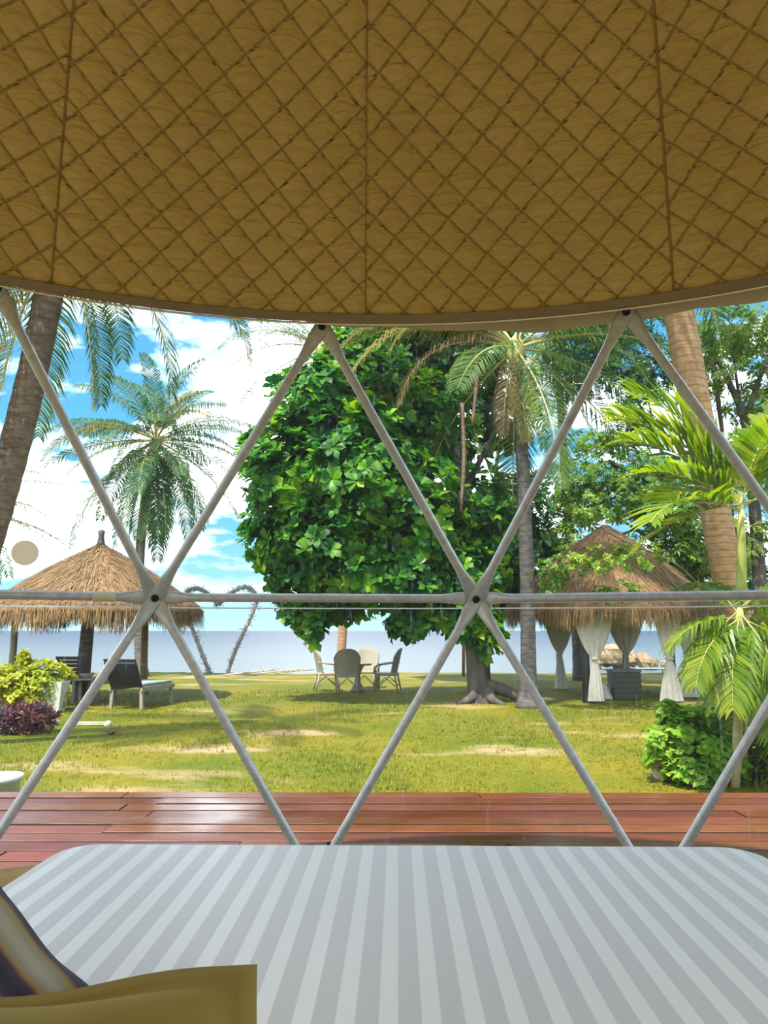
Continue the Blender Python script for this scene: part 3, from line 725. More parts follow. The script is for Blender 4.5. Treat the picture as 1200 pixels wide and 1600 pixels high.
# leaning palm at the left edge of the picture
palm('leaning_palm', 'thick leaning brown palm trunk at the left edge', Vector(G(-150, 1168)), W(100, 330, 10.0), .215, .185, W(15, 850, 10.2), auto=0, seed=8, tm=TRUNK_BROWN, nl=64, L=3.5, ll=.60, lw=.028, flare=1.35, mat=FROND,
     fronds=[(250, -30, -88, 1.0, None), (355, -35, -88, 1.0, FROND_G), (340, -5, -86, 1.02, FROND_G), (20, 5, -84, 1.05, FROND_G), (185, -20, -85, 1.0, None), (205, 10, -80, 1.0, None), (165, -45, -88, 1.0, None),
             (150, 20, -70, 1, None), (90, 10, -70, 1, FROND_G), (45, 30, -60, 1, None), (270, 40, -50, 1, None), (300, 20, -60, 1, None), (100, 50, -30, 1, None), (225, -50, -88, .95, FROND_Y), (35, -66, -88, .8, FROND), (120, -58, -88, 1.0, FROND), (200, -68, -88, 1.0, FROND_Y), (60, -60, -88, .85, FROND), (190, -56, -88, 1.1, FROND)])
# low palm left of the hut
palm('young_palm', 'lower palm with drooping bluish fronds behind the leaning trunk', Vector((W(-95, 1050, 23).x, 23, GZ)), W(-70, 800, 23), .15, .11, auto=16, seed=11, L=3.3, mat=FROND_G, nl=46,
     fronds=[(0, 30, -40, 1.0, None), (355, 5, -40, 1.05, None), (340, -20, -60, 1.0, None), (10, 55, -20, 1.0, None)])
# palm in front of the big tree, right of centre
palm('coconut_palm', 'coconut palm with long yellowing fronds beside the big broadleaf tree', G(826, 1106), W(806, 545, 16.2), .165, .125, W(826, 830, 16.2), auto=12, seed=21, nl=72, L=3.9, ll=.78, lw=.030, hang=.85, flare=1.75,
     fronds=[(188, 36, -60, 1.22, FROND_Y), (194, 24, -66, 1.2, FROND_Y), (200, 48, -50, 1.1, FROND_Y), (172, 44, -40, 1.1, FROND_Y), (196, 10, -84, .9, FROND_B), (160, 62, -20, 1.0, FROND), (345, -35, -82, .75, FROND_G), (10, 0, -60, .85, FROND_G), (355, 26, -66, .9, FROND), (270, -62, -88, .62, FROND_Y), (232, -60, -88, .6, FROND_B), (300, -64, -88, .62, FROND), (205, 40, -70, 1.0, FROND_Y), (330, 40, -60, .95, FROND)])
# palm behind the wicker chairs
palm('coconut_palm', 'slender palm trunk standing behind the wicker chairs at the lawn edge', Vector((W(530, 1050, 28.5).x, 28.5, GZ)), W(500, 545, 28.5), .17, .13, W(552, 860, 28.5), auto=16, seed=31, nl=48, L=3.9, mat=FROND_G,
     fronds=[(180, 35, -50, 1.05, None), (190, 12, -55, 1.0, None), (172, 55, -20, 1.0, None)], tm=TRUNK_TAN)
# thick tan trunk on the right
palm('leaning_palm', 'thick tan leaning palm trunk in front of the right thatched hut', G(1178, 1105), W(1028, 300, 13.2), .30, .265, W(1112, 790, 14.2), auto=10, seed=41, tm=TRUNK_TAN, nl=52, L=3.6, flare=1.25, nseg=60)
# small palm on the far right behind the hut
palm('palm', 'dark palm crown half hidden behind the tan leaning trunk', Vector((W(905, 1050, 25).x, 25, GZ)), W(868, 520, 25), .16, .12, auto=16, seed=51, L=3.6, mat=FROND,
     fronds=[(320, -20, -70, 1.1, FROND_G), (335, 10, -60, 1.1, FROND_G), (350, -30, -70, 1.0, FROND_G)], tm=TRUNK_GREY)

# clumping palm close by on the right, broad glossy leaflets
def areca(label, base, crown, fr, seed, r0=.05, L=1.6, shaft=.9, hang=.22, nl=22, lw=.062):
    rg = random.Random(seed); root = empty('areca_palm', base, label, 'palm', 'areca palms beside the deck')
    base, crown = Vector(base), Vector(crown); d = (crown - base).normalized(); sh = crown - d * shaft
    MB().tube(bez(base - Vector((0, 0, .03)), base.lerp(sh, .5) + Vector((.03, 0, 0)), sh, 18), [r0 * (1 + .08 * (i % 3 == 0)) for i in range(19)], 10).build('trunk', ARECA_TRUNK, root, world=True)
    MB().tube([sh, sh.lerp(crown, .3), sh.lerp(crown, .7), crown], [r0 * 1.05, r0 * 1.25, r0 * .95, r0 * .55], 10).build('crown_shaft', ARECA_STEM, root, world=True)
    for az, e0, e1, sc in fr:
        me = frond_mesh('a', e0, e1, L, nl, .58, lw, ARECA, rg.randrange(3), hang)
        o = bpy.data.objects.new('frond', me); link(o, root); o.location = crown - base - d * rg.uniform(0, .12); o.rotation_euler = (0, 0, R(az)); o.scale = (sc,) * 3
    return root
areca('green areca palm with broad upright fronds close by on the right', G(1160, 1226), W(1158, 785, 7.7), [(160, 74, 25, 1.25), (172, 55, 0, 1.0), (140, 66, 20, 1.2), (20, 60, 5, 1.15), (0, 78, 30, 1.2), (165, 62, 10, 1.15), (150, 82, 40, .95), (15, 70, 20, 1.05), (185, 40, -15, .85), (200, 20, -45, .9), (350, 40, -20, 1.0), (60, 55, 0, 1), (280, 70, 0, .8), (175, -5, -50, .85), (325, 10, -60, .9), (110, 40, -20, .9)], 3, .042, 1.45, 1.15)
areca('shorter areca palm with hanging fronds above the lime bush', G(1148, 1232), W(1156, 950, 7.45), [(205, -20, -75, .62), (230, -45, -85, .66), (330, -25, -75, .62), (300, -50, -85, .7), (180, 5, -60, .55), (0, 10, -60, .6), (265, -60, -88, .62), (30, 30, -40, .6), (345, 45, -20, .55), (170, -40, -80, .6), (100, 45, 0, .5)], 7, .045, 1.5, .25, .75, 26, .055)
areca('areca palm at the right edge behind the steel tube', G(1236, 1205), W(1238, 1000, 8.2), [(190, 40, -60, .8), (200, 5, -80, .85), (230, -20, -85, .8), (170, 60, -20, .9), (270, 0, -80, .8), (150, 20, -60, .8), (320, 40, -50, .8), (60, 50, -30, .8), (185, -30, -85, .85)], 9, .045, 1.6, .3, .6, 26, .05)

# ================================================================== BROADLEAF TREES AND BUSHES
def leaf_cluster(n, l, wd, up=.5, seed=0, oval=.62, fold=.12):
    r_ = random.Random(seed); V, T = [], []
    for k in range(n):
        a = 2 * PI * (k + r_.uniform(-.25, .25)) / n; e = up + r_.uniform(-.45, .35); L = l * r_.uniform(.75, 1.15)
        d = Vector((math.cos(a) * math.cos(e), math.sin(a) * math.cos(e), math.sin(e))); s = Vector((-math.sin(a), math.cos(a), 0)); nn = s.cross(d)
        b = len(V); w2 = wd * r_.uniform(.8, 1.15) / 2; dr = -.16 * L
        p0 = d * .02; p1 = d * (L * oval); p2 = d * L + Vector((0, 0, dr))
        for q in (p0, d * L * .3 + s * w2 * .6, p1 + s * w2, p2, p1 - s * w2, d * L * .3 - s * w2 * .6): V.append(tuple(q + nn * 0))
        V[b + 2] = tuple(Vector(V[b + 2]) + nn * -fold * w2); V[b + 4] = tuple(Vector(V[b + 4]) + nn * -fold * w2)
        T += [(b, b + 1, b + 5), (b + 1, b + 2, b + 5), (b + 2, b + 4, b + 5), (b + 2, b + 3, b + 4)]
    return np.array(V), np.array(T)
def rand_dir(rg):
    z = rg.uniform(-1, 1); a = rg.uniform(0, 2 * PI); q = math.sqrt(1 - z * z); return Vector((q * math.cos(a), q * math.sin(a), z))
def foliage(root, blobs, variants, mat, seed, scale=(.8, 1.25), nparts=0, shell_pow=.35, part='leaf_cluster', upbias=.8, cut=None, stuff='foliage'):
    """clusters spread through ellipsoids, denser at their skin; the nearest ones become parts"""
    rg = random.Random(seed); items = []
    for c, rad, n in blobs:
        c = Vector(c)
        lump = [(rand_dir(rg), rg.uniform(-.18, .2)) for _ in range(9)]
        for _ in range(n):
            d = rand_dir(rg); k = rg.random() ** shell_pow
            k *= 1 + sum(a * max(0, d.dot(q)) ** 6 for q, a in lump)
            p = c + Vector((d.x * rad[0], d.y * rad[1], d.z * rad[2])) * k
            if cut and cut(p): continue
            nrm = Vector((d.x / rad[0], d.y / rad[1], d.z / rad[2])).normalized() + Vector((0, 0, upbias)) + rand_dir(rg) * .55
            M_ = Matrix.Translation(p) @ nrm.to_track_quat('Z', 'Y').to_matrix().to_4x4() @ Matrix.Rotation(rg.uniform(0, 6.28), 4, 'Z') @ Matrix.Scale(rg.uniform(*scale), 4)
            items.append(((p - cam.location).length, M_))
    items.sort(key=lambda q: q[0])
    L = root.location
    if nparts:
        pool = items[:int(nparts * 2.2)]; rg.shuffle(pool); pick = pool[:nparts]; ids = set(id(q) for q in pick)
        mes = [np_mesh(part, V, T, mat) for V, T in variants]
        for _, M_ in pick:
            o = bpy.data.objects.new(part, mes[rg.randrange(len(mes))]); link(o, root); o.matrix_local = Matrix.Translation(-L) @ M_
        items = [q for q in items if id(q) not in ids]
    V, T = scatter(variants, [q[1] for q in items], rg); V = V - np.array(L)
    o = link(bpy.data.objects.new(stuff, np_mesh(stuff, V, T, mat)), root); o['kind'] = 'stuff'
    return o
def limb(root, pts, radii, mat=BARK, name='branch', n=9, sub=6):
    pts = [Vector(p) for p in pts]; P, Q = [], []
    for i in range(len(pts) - 1):
        for k in range(sub):
            f = k / sub; P.append(pts[i].lerp(pts[i + 1], f)); Q.append(radii[i] + (radii[i + 1] - radii[i]) * f)
    P.append(pts[-1]); Q.append(radii[-1])
    for _ in range(3): P = [P[0]] + [(P[i - 1] + P[i] * 2 + P[i + 1]) / 4 for i in range(1, len(P) - 1)] + [P[-1]]
    return MB().tube(P, Q, n).build(name, mat, root, world=True)
ROS = [leaf_cluster(8, .27, .145, .45, s, .70) for s in range(4)]           # almond rosettes
SML = [leaf_cluster(11, .15, .06, .3, 10 + s) for s in range(4)]        # smaller leaves
FINE = [leaf_cluster(12, .20, .055, .2, 20 + s) for s in range(4)]

# the big tree
tb = G(752, 1098); TY = tb.y
tree = empty('almond_tree', tb, 'large dark green broadleaf tree with rosettes of leaves over the lawn', 'tree')
limb(tree, [tb - Vector((0, 0, .05)), tb + Vector((-.06, 0, .4)), W(742, 1010, TY), W(735, 900, TY), W(720, 760, TY), W(700, 640, TY)], [.38, .25, .22, .20, .14, .05], name='trunk', n=14)
limb(tree, [W(744, 1030, TY), W(765, 1000, TY), W(772, 940, TY), W(800, 830, TY + .3)], [.13, .09, .08, .03])
limb(tree, [W(738, 990, TY), W(690, 975, TY - .2), W(640, 940, TY - .3), W(540, 880, TY - .5), W(450, 800, TY - .8)], [.14, .12, .10, .07, .02])
limb(tree, [W(735, 900, TY), W(660, 800, TY - .5), W(590, 720, TY - 1), W(500, 650, TY - 1)], [.12, .10, .06, .02])
limb(tree, [W(725, 800, TY), W(680, 700, TY + .5), W(600, 600, TY + .5)], [.1, .07, .02])
limb(tree, [W(720, 780, TY), W(760, 700, TY + .5), W(790, 640, TY + .5)], [.08, .06, .02])
# surface root and burl beside the trunk
limb(tree, [tb + Vector((.12, -.05, .38)), tb + Vector((.45, -.1, .30)), tb + Vector((.72, -.1, .16)), tb + Vector((.95, -.05, .02))], [.16, .13, .10, .03], name='root')
limb(tree, [tb + Vector((-.05, -.1, .25)), tb + Vector((-.3, -.3, .08)), tb + Vector((-.62, -.45, .0))], [.15, .10, .03], name='root')
limb(tree, [tb + Vector((.1, -.15, .25)), tb + Vector((.2, -.4, .08)), tb + Vector((.45, -.62, .0))], [.15, .09, .03], name='root')
def B(u, v, Y, ru, rv, ry, n): return (W(u, v, Y), (ru * Y / F, ry, rv * Y / F), n)
foliage(tree, [B(500, 640, TY - .6, 80, 80, 1.2, 300), B(455, 735, TY - .7, 88, 85, 1.3, 340), B(560, 730, TY - 1.1, 110, 100, 1.5, 430), B(450, 830, TY - .6, 72, 66, 1.1, 240), B(540, 840, TY - .9, 95, 75, 1.4, 330), B(640, 800, TY - .4, 95, 110, 1.5, 380),
               B(600, 900, TY - .6, 120, 55, 1.3, 330), B(470, 900, TY - .4, 55, 38, .8, 110), B(700, 900, TY, 90, 75, 1.3, 300), B(745, 820, TY + .4, 75, 90, 1.2, 210), B(590, 620, TY, 85, 80, 1.3, 270), B(660, 660, TY + .5, 80, 90, 1.3, 200),
               B(550, 560, TY, 55, 50, 1, 130), B(480, 955, TY - .3, 48, 22, .5, 60), B(487, 985, TY - .3, 16, 14, .25, 16), B(648, 975, TY - .5, 38, 24, .5, 55), B(745, 975, TY - .4, 42, 34, .5, 60), B(705, 960, TY - .3, 45, 26, .6, 60), B(530, 950, TY, 60, 20, .6, 60), B(765, 1005, TY - .4, 18, 14, .3, 14)],
        ROS, ALMOND, 77, nparts=300, shell_pow=.42)
# lianas and dead stalks hanging in the crown
for u0, v0, u1, v1 in ((722, 630, 720, 800), (742, 520, 738, 665)):
    limb(tree, [W(u0, v0, TY - 1.6), W(u0 + 4, (v0 + v1) / 2, TY - 1.6), W(u1, v1, TY - 1.6)], [.035, .05, .03], TRUNK_BROWN, 'hanging_stem', 7)

def tree_bg(label, u, Y, trunkpts, blobs, variants, mat, seed, group='trees around the garden', r0=.16, cut=None, shell_pow=.4, sc=(.8, 1.25)):
    b = Vector((W(u, 985, Y).x, Y, GZ)); root = empty('broadleaf_tree', b, label, 'tree', group)
    P = [b - Vector((0, 0, .05))] + [W(*q) for q in trunkpts]; n = len(P)
    limb(root, P, [r0 * (1 - .75 * i / (n - 1)) for i in range(n)], name='trunk')
    rg = random.Random(seed)
    for k, (c, rad, cnt) in enumerate(blobs):
        if cnt >= 90:
            j = P[1 + k % (n - 1)]; limb(root, [j, j.lerp(c, .5) + Vector((0, 0, .15)), c], [r0 * .4, r0 * .25, r0 * .08], name='branch', n=6)
    foliage(root, blobs, variants, mat, seed, shell_pow=shell_pow, cut=cut, scale=sc)
    return root
tree_bg('dark leafy tree behind the crown of the big broadleaf tree', 757, 21.5, [(752, 900, 21.5), (720, 760, 21.5), (680, 640, 21.5)],
        [B(620, 560, 21.5, 95, 75, 2, 330), B(720, 560, 21.5, 100, 80, 2, 360), B(700, 680, 21.5, 80, 70, 1.6, 150), B(790, 640, 21.5, 60, 70, 1.5, 90), B(800, 830, 21.5, 60, 90, 1.4, 230), B(770, 920, 21.5, 60, 50, 1.2, 130), B(640, 500, 21.5, 130, 45, 2, 280)], ROS, TREE_D, 101, sc=(.9, 1.4))
tree_bg('mid green tree with loose foliage spreading over the right hut', 1100, 22.5, [(1092, 900, 22.5), (1040, 800, 22.5), (950, 720, 22.5)],
        [B(900, 770, 22.5, 75, 65, 1.6, 260), B(985, 755, 22.5, 85, 65, 1.6, 300), B(1060, 790, 22, 70, 75, 1.5, 260), B(860, 850, 22.5, 55, 60, 1.3, 200), B(1040, 870, 22.5, 90, 55, 1.3, 260), B(950, 690, 22.5, 60, 28, 1, 60), B(1100, 880, 22.5, 60, 70, 1.3, 200), B(880, 900, 23.5, 60, 45, 1.2, 160)], FINE, TREE_A, 111, sc=(.9, 1.4))
tree_bg('dark fine-leaved tree between the two palm trunks on the right', 1112, 23.5, [(1090, 850, 23.5), (1025, 680, 23.5), (960, 560, 23.5)],
        [B(930, 550, 23.5, 70, 60, 1.5, 250), B(1000, 580, 23.5, 65, 60, 1.4, 230), B(960, 500, 23.5, 110, 40, 1.6, 260), B(900, 600, 23.5, 40, 40, 1, 60), B(985, 660, 23.5, 70, 25, 1, 50)], FINE, TREE_D, 121, r0=.10, sc=(.8, 1.2))
tree_bg('airy light green tree filling the upper right corner', 1190, 16.5, [(1180, 800, 16.5), (1165, 650, 16.5), (1110, 540, 16.5)],
        [B(1140, 520, 16.5, 85, 55, 1.6, 190), B(1200, 600, 16.5, 80, 90, 1.6, 200), B(1100, 590, 16.5, 40, 50, 1, 60), B(1180, 720, 16.5, 70, 70, 1.4, 150), B(1230, 500, 16.5, 90, 60, 1.6, 160), B(1150, 840, 17, 60, 60, 1.2, 140)], FINE, TREE_B, 131, r0=.17, sc=(.7, 1.15))
tree_bg('dense dark shrub tree beside the right edge of the thatched hut', 1100, 23.5, [(1105, 1000, 23.5), (1110, 940, 23.5)],
        [B(1098, 1010, 23.5, 24, 50, .7, 170), B(1150, 1000, 24, 50, 60, 1.2, 260), B(1210, 980, 24, 60, 90, 1.4, 300), B(1170, 900, 24, 80, 70, 1.4, 280)], SML, TREE_D, 141, r0=.12, sc=(.9, 1.4))
tree_bg('thin arching tree of small leaves hanging before the right thatched roof', 1160, 15.2, [(1135, 960, 15.2), (1060, 880, 15.2), (985, 850, 15.2), (925, 820, 15.2)],
        [B(970, 872, 15.2, 70, 22, .5, 70), B(900, 880, 15.2, 60, 30, .6, 60), B(965, 925, 15.2, 38, 18, .4, 34), B(860, 905, 15.2, 40, 26, .5, 36), B(930, 800, 15.2, 60, 26, .6, 46)], SML, TREE_A, 151, r0=.03, sc=(.6, .9))

def bush(name, label, base, blobs, variants, mat, seed, nparts=0, cat='bush', stems=5, sc=(.8, 1.2), part='leaf_cluster', up=.8):
    root = empty(name, base, label, cat); rg = random.Random(seed); b = Vector(base)
    for k in range(stems):
        c, rad, n = blobs[k % len(blobs)]; q = c + Vector((rg.uniform(-.5, .5) * rad[0], rg.uniform(-.5, .5) * rad[1], rg.uniform(-.2, .5) * rad[2]))
        s = b + Vector((rg.uniform(-.15, .15), rg.uniform(-.12, .12), -.02)); limb(root, [s, s.lerp(q, .5) + Vector((0, 0, .08)), q], [.018, .013, .006], name='stem', n=5, sub=3)
    foliage(root, blobs, variants, mat, seed, nparts=nparts, scale=sc, part=part, upbias=up, cut=lambda p: p.z < b.z + .03); return root
HB = [leaf_cluster(8, .10, .06, .4, 30 + s) for s in range(3)]
LB = [leaf_cluster(7, .105, .085, .35, 40 + s, .5) for s in range(3)]
RB = [leaf_cluster(8, .17, .03, .8, 50 + s) for s in range(3)]
hb = G(50, 1112); 
bush('hedge_bush', 'clipped yellow-green bush in front of the left hut', hb, [B(25, 1068, hb.y, 42, 36, .55, 330), B(72, 1066, hb.y, 36, 34, .5, 300), B(50, 1085, hb.y - .1, 50, 28, .5, 260), B(38, 1030, hb.y, 10, 12, .12, 26), B(-30, 1075, hb.y, 45, 38, .6, 200)], HB, HEDGE, 61, 160)
rb = G(35, 1146)
bush('red_bush', 'low reddish purple border plant at the left edge', rb, [B(10, 1125, rb.y, 40, 22, .4, 120), B(50, 1124, rb.y, 34, 18, .35, 110), B(-25, 1130, rb.y, 40, 20, .4, 60)], RB, REDP, 63, 60, cat='plant')
lb = G(1082, 1222)
bush('lime_bush', 'lime green leafy bush on the lawn beside the deck', lb, [B(1058, 1142, lb.y, 34, 36, .28, 110), B(1105, 1178, lb.y - .1, 44, 40, .34, 170), B(1140, 1195, lb.y - .1, 26, 30, .3, 80), B(1075, 1205, lb.y - .15, 36, 20, .3, 90), B(1130, 1125, lb.y + .2, 24, 34, .28, 60), B(1030, 1178, lb.y, 24, 18, .25, 34), B(1042, 1108, lb.y, 12, 12, .12, 14), B(1088, 1120, lb.y, 16, 16, .2, 18), B(1022, 1150, lb.y, 14, 12, .2, 12)], LB, LIME, 65, 240, up=1.2)
fb = G(1192, 1226)
bush('fern_clump', 'tangle of yellow-green fern behind the steel tube at right', fb, [B(1190, 1150, fb.y + .2, 40, 70, .3, 130), B(1215, 1190, fb.y, 40, 40, .3, 90)], [leaf_cluster(7, .26, .03, .5, 60 + s) for s in range(3)], ARECA, 67, 60, cat='plant', part='leaf_tuft')

# ================================================================== THATCHED HUTS
def hut(label, c, R0, zap, zev, posts, seed, nstraw, finial=True, fringe=.34):
    rg = random.Random(seed); root = empty('thatched_hut', c, label, 'hut', 'thatched garden huts'); c = Vector(c)
    prof = [(1.0, 0.0), (.86, .16), (.66, .40), (.44, .635), (.24, .815), (.10, .93), (.02, 1.0)]
    def pr(s):                    # s: 0 at the eave, 1 at the top
        x = s * (len(prof) - 1); i = min(int(x), len(prof) - 2); f = x - i
        r_ = prof[i][0] * (1 - f) + prof[i + 1][0] * f; z = prof[i][1] * (1 - f) + prof[i + 1][1] * f
        return r_ * R0, zev + (zap - zev) * z
    up_ = [pr(i / 18) for i in range(19)]
    inner = [(r_ * .97, z - .12) for r_, z in reversed(up_[:-1])]
    mb = MB(); mb.lathe([(0.0, inner[0][1])] + inner + up_ + [(0, zap + .02)], (0, 0, 0), 40, lambda i, k: rg.uniform(-.008, .008))
    roof = mb.build('roof', STRAWD, root)
    V, T = [], []
    def strand(p, q, r_, w_):
        d = (q - p); s = d.cross(Vector((p.x, p.y, .3))).normalized() * w_ / 2; b = len(V)
        V.extend([tuple(p - s), tuple(p + s), tuple(q + s * .5), tuple(q - s * .5)]); T.extend([(b, b + 1, b + 2), (b, b + 2, b + 3)])
    for _ in range(nstraw):
        s = 1 - math.sqrt(rg.random()) * .98; a = rg.uniform(0, 2 * PI); l = rg.uniform(.06, .13)
        r0, z0 = pr(min(1, s + l)); r1, z1 = pr(max(0, s)); da = rg.uniform(-.05, .05)
        lift0, lift1 = rg.uniform(.0, .025), rg.uniform(.015, .07)
        strand(Vector((r0 * math.cos(a), r0 * math.sin(a), z0 + lift0)), Vector(((r1 + .02) * math.cos(a + da), (r1 + .02) * math.sin(a + da), z1 + lift1)), r1, rg.uniform(.009, .024))
    for _ in range(int(nstraw * .75)):
        a = rg.uniform(0, 2 * PI); r0, z0 = pr(rg.uniform(0, .07)); dr = rg.uniform(-.10, .10); l = fringe * rg.uniform(.45, 1.15) * (1 + .25 * math.sin(a * 9 + seed))
        strand(Vector((r0 * math.cos(a), r0 * math.sin(a), z0 + .03)), Vector(((r0 + dr) * math.cos(a + rg.uniform(-.03, .03)), (r0 + dr) * math.sin(a + rg.uniform(-.03, .03)), z0 - l)), r0, rg.uniform(.008, .020))
    st = link(bpy.data.objects.new('straw', np_mesh('straw', np.array(V), np.array(T), STRAW)), roof); st['kind'] = 'stuff'
    if finial:
        MB().lathe([(.15, zap - .12), (.09, zap + .05), (.065, zap + .2), (.085, zap + .32), (.04, zap + .35)], (0, 0, 0), 12).build('finial', WOODD, roof)
    MB().tube([(R0 * .78 * math.cos(2 * PI * k / 24), R0 * .78 * math.sin(2 * PI * k / 24), zev + .08) for k in range(25)], .045, 6, False).build('ring_beam', WOODG, root)
    for k, (px, py, r_, mat_, lean) in enumerate(posts):
        dd = math.hypot(px, py) / R0
        top = zev + (zap - zev) * max(.02, (1 - dd) * .95) - .05
        MB().tube([(px, py, -.05), (px + lean * .5, py, top * .5), (px + lean, py, top)], [r_ * 1.12, r_, r_ * .92], 10).build('post', mat_, root)
    return root
hcL = Vector((W(150, 985, 18.2).x, 18.2, GZ))
hutL = hut('round thatched hut with shaggy straw roof shading loungers on the left', hcL, 2.45, 3.60, 2.02, [(-.22, -.1, .145, TRUNK_GREY, .12), (-.85, 1.7, .05, TRUNK_TAN, 0), (-2.0, .2, .08, WOODG, 0), (.72, 1.5, .085, TRUNK_TAN, -.05)], 5, 6500, True, .42)
hcR = Vector((W(952, 985, 19.4).x, 19.4, GZ))
PR = [('dark post nearest the grey box', 913, 17.6), ('far left post', 872, 21.4), ('post behind the box', 975, 21.2), ('front right post', 1047, 17.7), ('rightmost post', 1073, 18.9)]
hutR = hut('larger thatched hut with white curtains tied to its posts on the right', hcR, 2.62, 4.22, 2.05, [(W(u, 985, Y).x - hcR.x, Y - hcR.y, .075 if i else .085, WOODD if i in (0, 3) else WOODG, 0) for i, (_, u, Y) in enumerate(PR)], 9, 7500, False, .40)
hc3 = Vector((W(1262, 985, 21).x, 21, GZ))
hut('brown thatched roof partly showing at the right edge', hc3, 1.5, 2.9, 2.0, [(-.9, -.5, .07, WOODG, 0), (.9, -.5, .07, WOODG, 0), (0, 1, .07, WOODG, 0)], 15, 1500, False, .4)

# curtains gathered and tied at the posts of the right hut
def curtain(label, u, Y, side, wt=.55, wb=.24, ztop=1.95):
    p = Vector((W(u, 985, Y).x, Y, GZ)); root = empty('curtain', p, label, 'curtain', 'curtains of the right hut')
    MBc = MB(); n = 48; rows = 30; vs = []
    d = Vector((p.x - hcR.x, p.y - hcR.y, 0)).normalized(); tx = Vector((1, 0, 0)); ty = Vector((0, 1, 0))
    off = Vector((side * .19, -.06 if side > .5 else -.12, 0))
    for j in range(rows + 1):
        h = j / rows; z = ztop * (1 - h) + .03 * h
        if h < .52: k = h / .52; wd = wt * (1 - k) ** .75 * 1.0 + .055; th = .05
        else: k = (h - .52) / .48; wd = .055 + (wb - .055) * k ** .7; th = .05 + .05 * k
        for i in range(n):
            a = 2 * PI * i / n; pl = 1 + .22 * math.cos(11 * a) + .08 * math.cos(23 * a + 1)
            sag = .08 * math.sin(PI * min(1, h / .52)) * abs(math.cos(a)) if h < .52 else 0
            vs.append(off + tx * (math.cos(a) * wd / 1 * .5 * 1.6 * (1 if h > .5 else 1)) + ty * (math.sin(a) * th * pl) + Vector((0, 0, z - sag)))
    fs = [(j * n + i, j * n + (i + 1) % n, (j + 1) * n + (i + 1) % n, (j + 1) * n + i) for j in range(rows) for i in range(n)]
    MBc.add(vs, fs).build('drape', CURT, root)
    zt = ztop * .48 + .03 * .52
    MB().tube([off + Vector((.075 * math.cos(2 * PI * k / 16), .085 * math.sin(2 * PI * k / 16), zt)) for k in range(17)], .022, 6, False).build('tie', CURT, root)
curtain('white curtain tied beside the dark front post of the right hut', 913, 17.55, 1)
curtain('white curtain tied at the far left post of the right hut', 872, 21.3, 0, .5, .22)
curtain('white curtain tied behind the grey box in the right hut', 975, 21.1, 0, .62, .14)
curtain('white curtain flaring out at the front right post of the right hut', 1047, 17.6, -.5, .34, .34)
curtain('white curtain at the rightmost post of the right hut', 1073, 18.7, -.3, .28, .30)

# ================================================================== FURNITURE UNDER THE HUTS
def lounger(label, loc, rz, cover=False):
    root = empty('sun_lounger', loc, label, 'sun lounger', 'wooden loungers by the left hut', rz)
    wd, L, hz_ = .72, 1.25, .40                # foot towards +y, back at y=0
    for sx in (-1, 1): MB().bar((sx * wd / 2, -.05, hz_), (sx * wd / 2, L, hz_), .05, .08).build('side_rail', WOODG, root, False)
    for k in range(10):
        MB().box((0, .05 + k * (L - .1) / 9, hz_ + .045), (wd, .09, .022)).build('seat_slat', WOODG, root, False)
    for sx in (-1, 1):
        for yy in (.02, L - .06): MB().bar((sx * (wd / 2 - .03), yy, hz_ - .02), (sx * (wd / 2 - .01), yy, 0), .065, .065, (0, 1, 0)).build('leg', WOODG, root, False)
    bt = Vector((0, -.30, .55)); rm = Matrix.Rotation(math.atan2(.30, .55), 3, 'X')
    for sx in (-1, 1): MB().bar((sx * (wd / 2 - .03), 0, hz_ + .02), Vector((sx * (wd / 2 - .03), 0, hz_ + .02)) + bt, .04, .045, (0, 1, 0)).build('back_rail', WOODD, root, False)
    for k in range(7):
        MB().box(Vector((0, -.02, hz_ + .05)) + bt * (.05 + k / 6.6), (wd, .022, .070), rm).build('back_slat', WOODD, root, False)
    if cover:
        mb = rounded_slab(-.36, .36, -.05, .05, 0, .56, .04, .02, 3); mb.v = [tuple(rm @ Vector(v) + Vector((0, -.02, hz_ + .06))) for v in mb.v]; mb.build('back_pad', NAVY, root)
        rounded_slab(-.35, .35, .06, L - .02, hz_ + .058, hz_ + .12, .05, .025, 4).build('seat_pad', CUSHG, root)
    return root
lounger('wooden lounger with dark padded back and grey-green pad under the left hut', G(190, 1110) + Vector((0, .25, 0)), -R(14), True)
lounger('wooden lounger with dark slatted back behind the yellow-green bush', G(92, 1104) + Vector((0, .9, 0)), -R(6))
# low table between the loungers
tb2 = G(119, 1102); root = empty('side_table', tb2 + Vector((0, .5, 0)), 'small grey wooden table between the loungers', 'table')
MB().box((0, 0, .52), (.5, .5, .04)).build('table_top', WOODG, root, False)
for sx in (-1, 1):
    for sy in (-1, 1): MB().box((sx * .2, sy * .2, .25), (.05, .05, .5)).build('leg', WOODG, root, False)
lt = lambda name, z0, sc: None
# white bowl on the table
mb = MB(); mb.lathe([(.05, 0), (.09, .01), (.17, .10), (.18, .11), (.16, .10), (.08, .03), (0, .03)], tuple(tb2 + Vector((0, .5, .541))), 20)
tag(mb.build('bowl', WHITEPOT), 'white bowl on the small grey table', 'bowl')
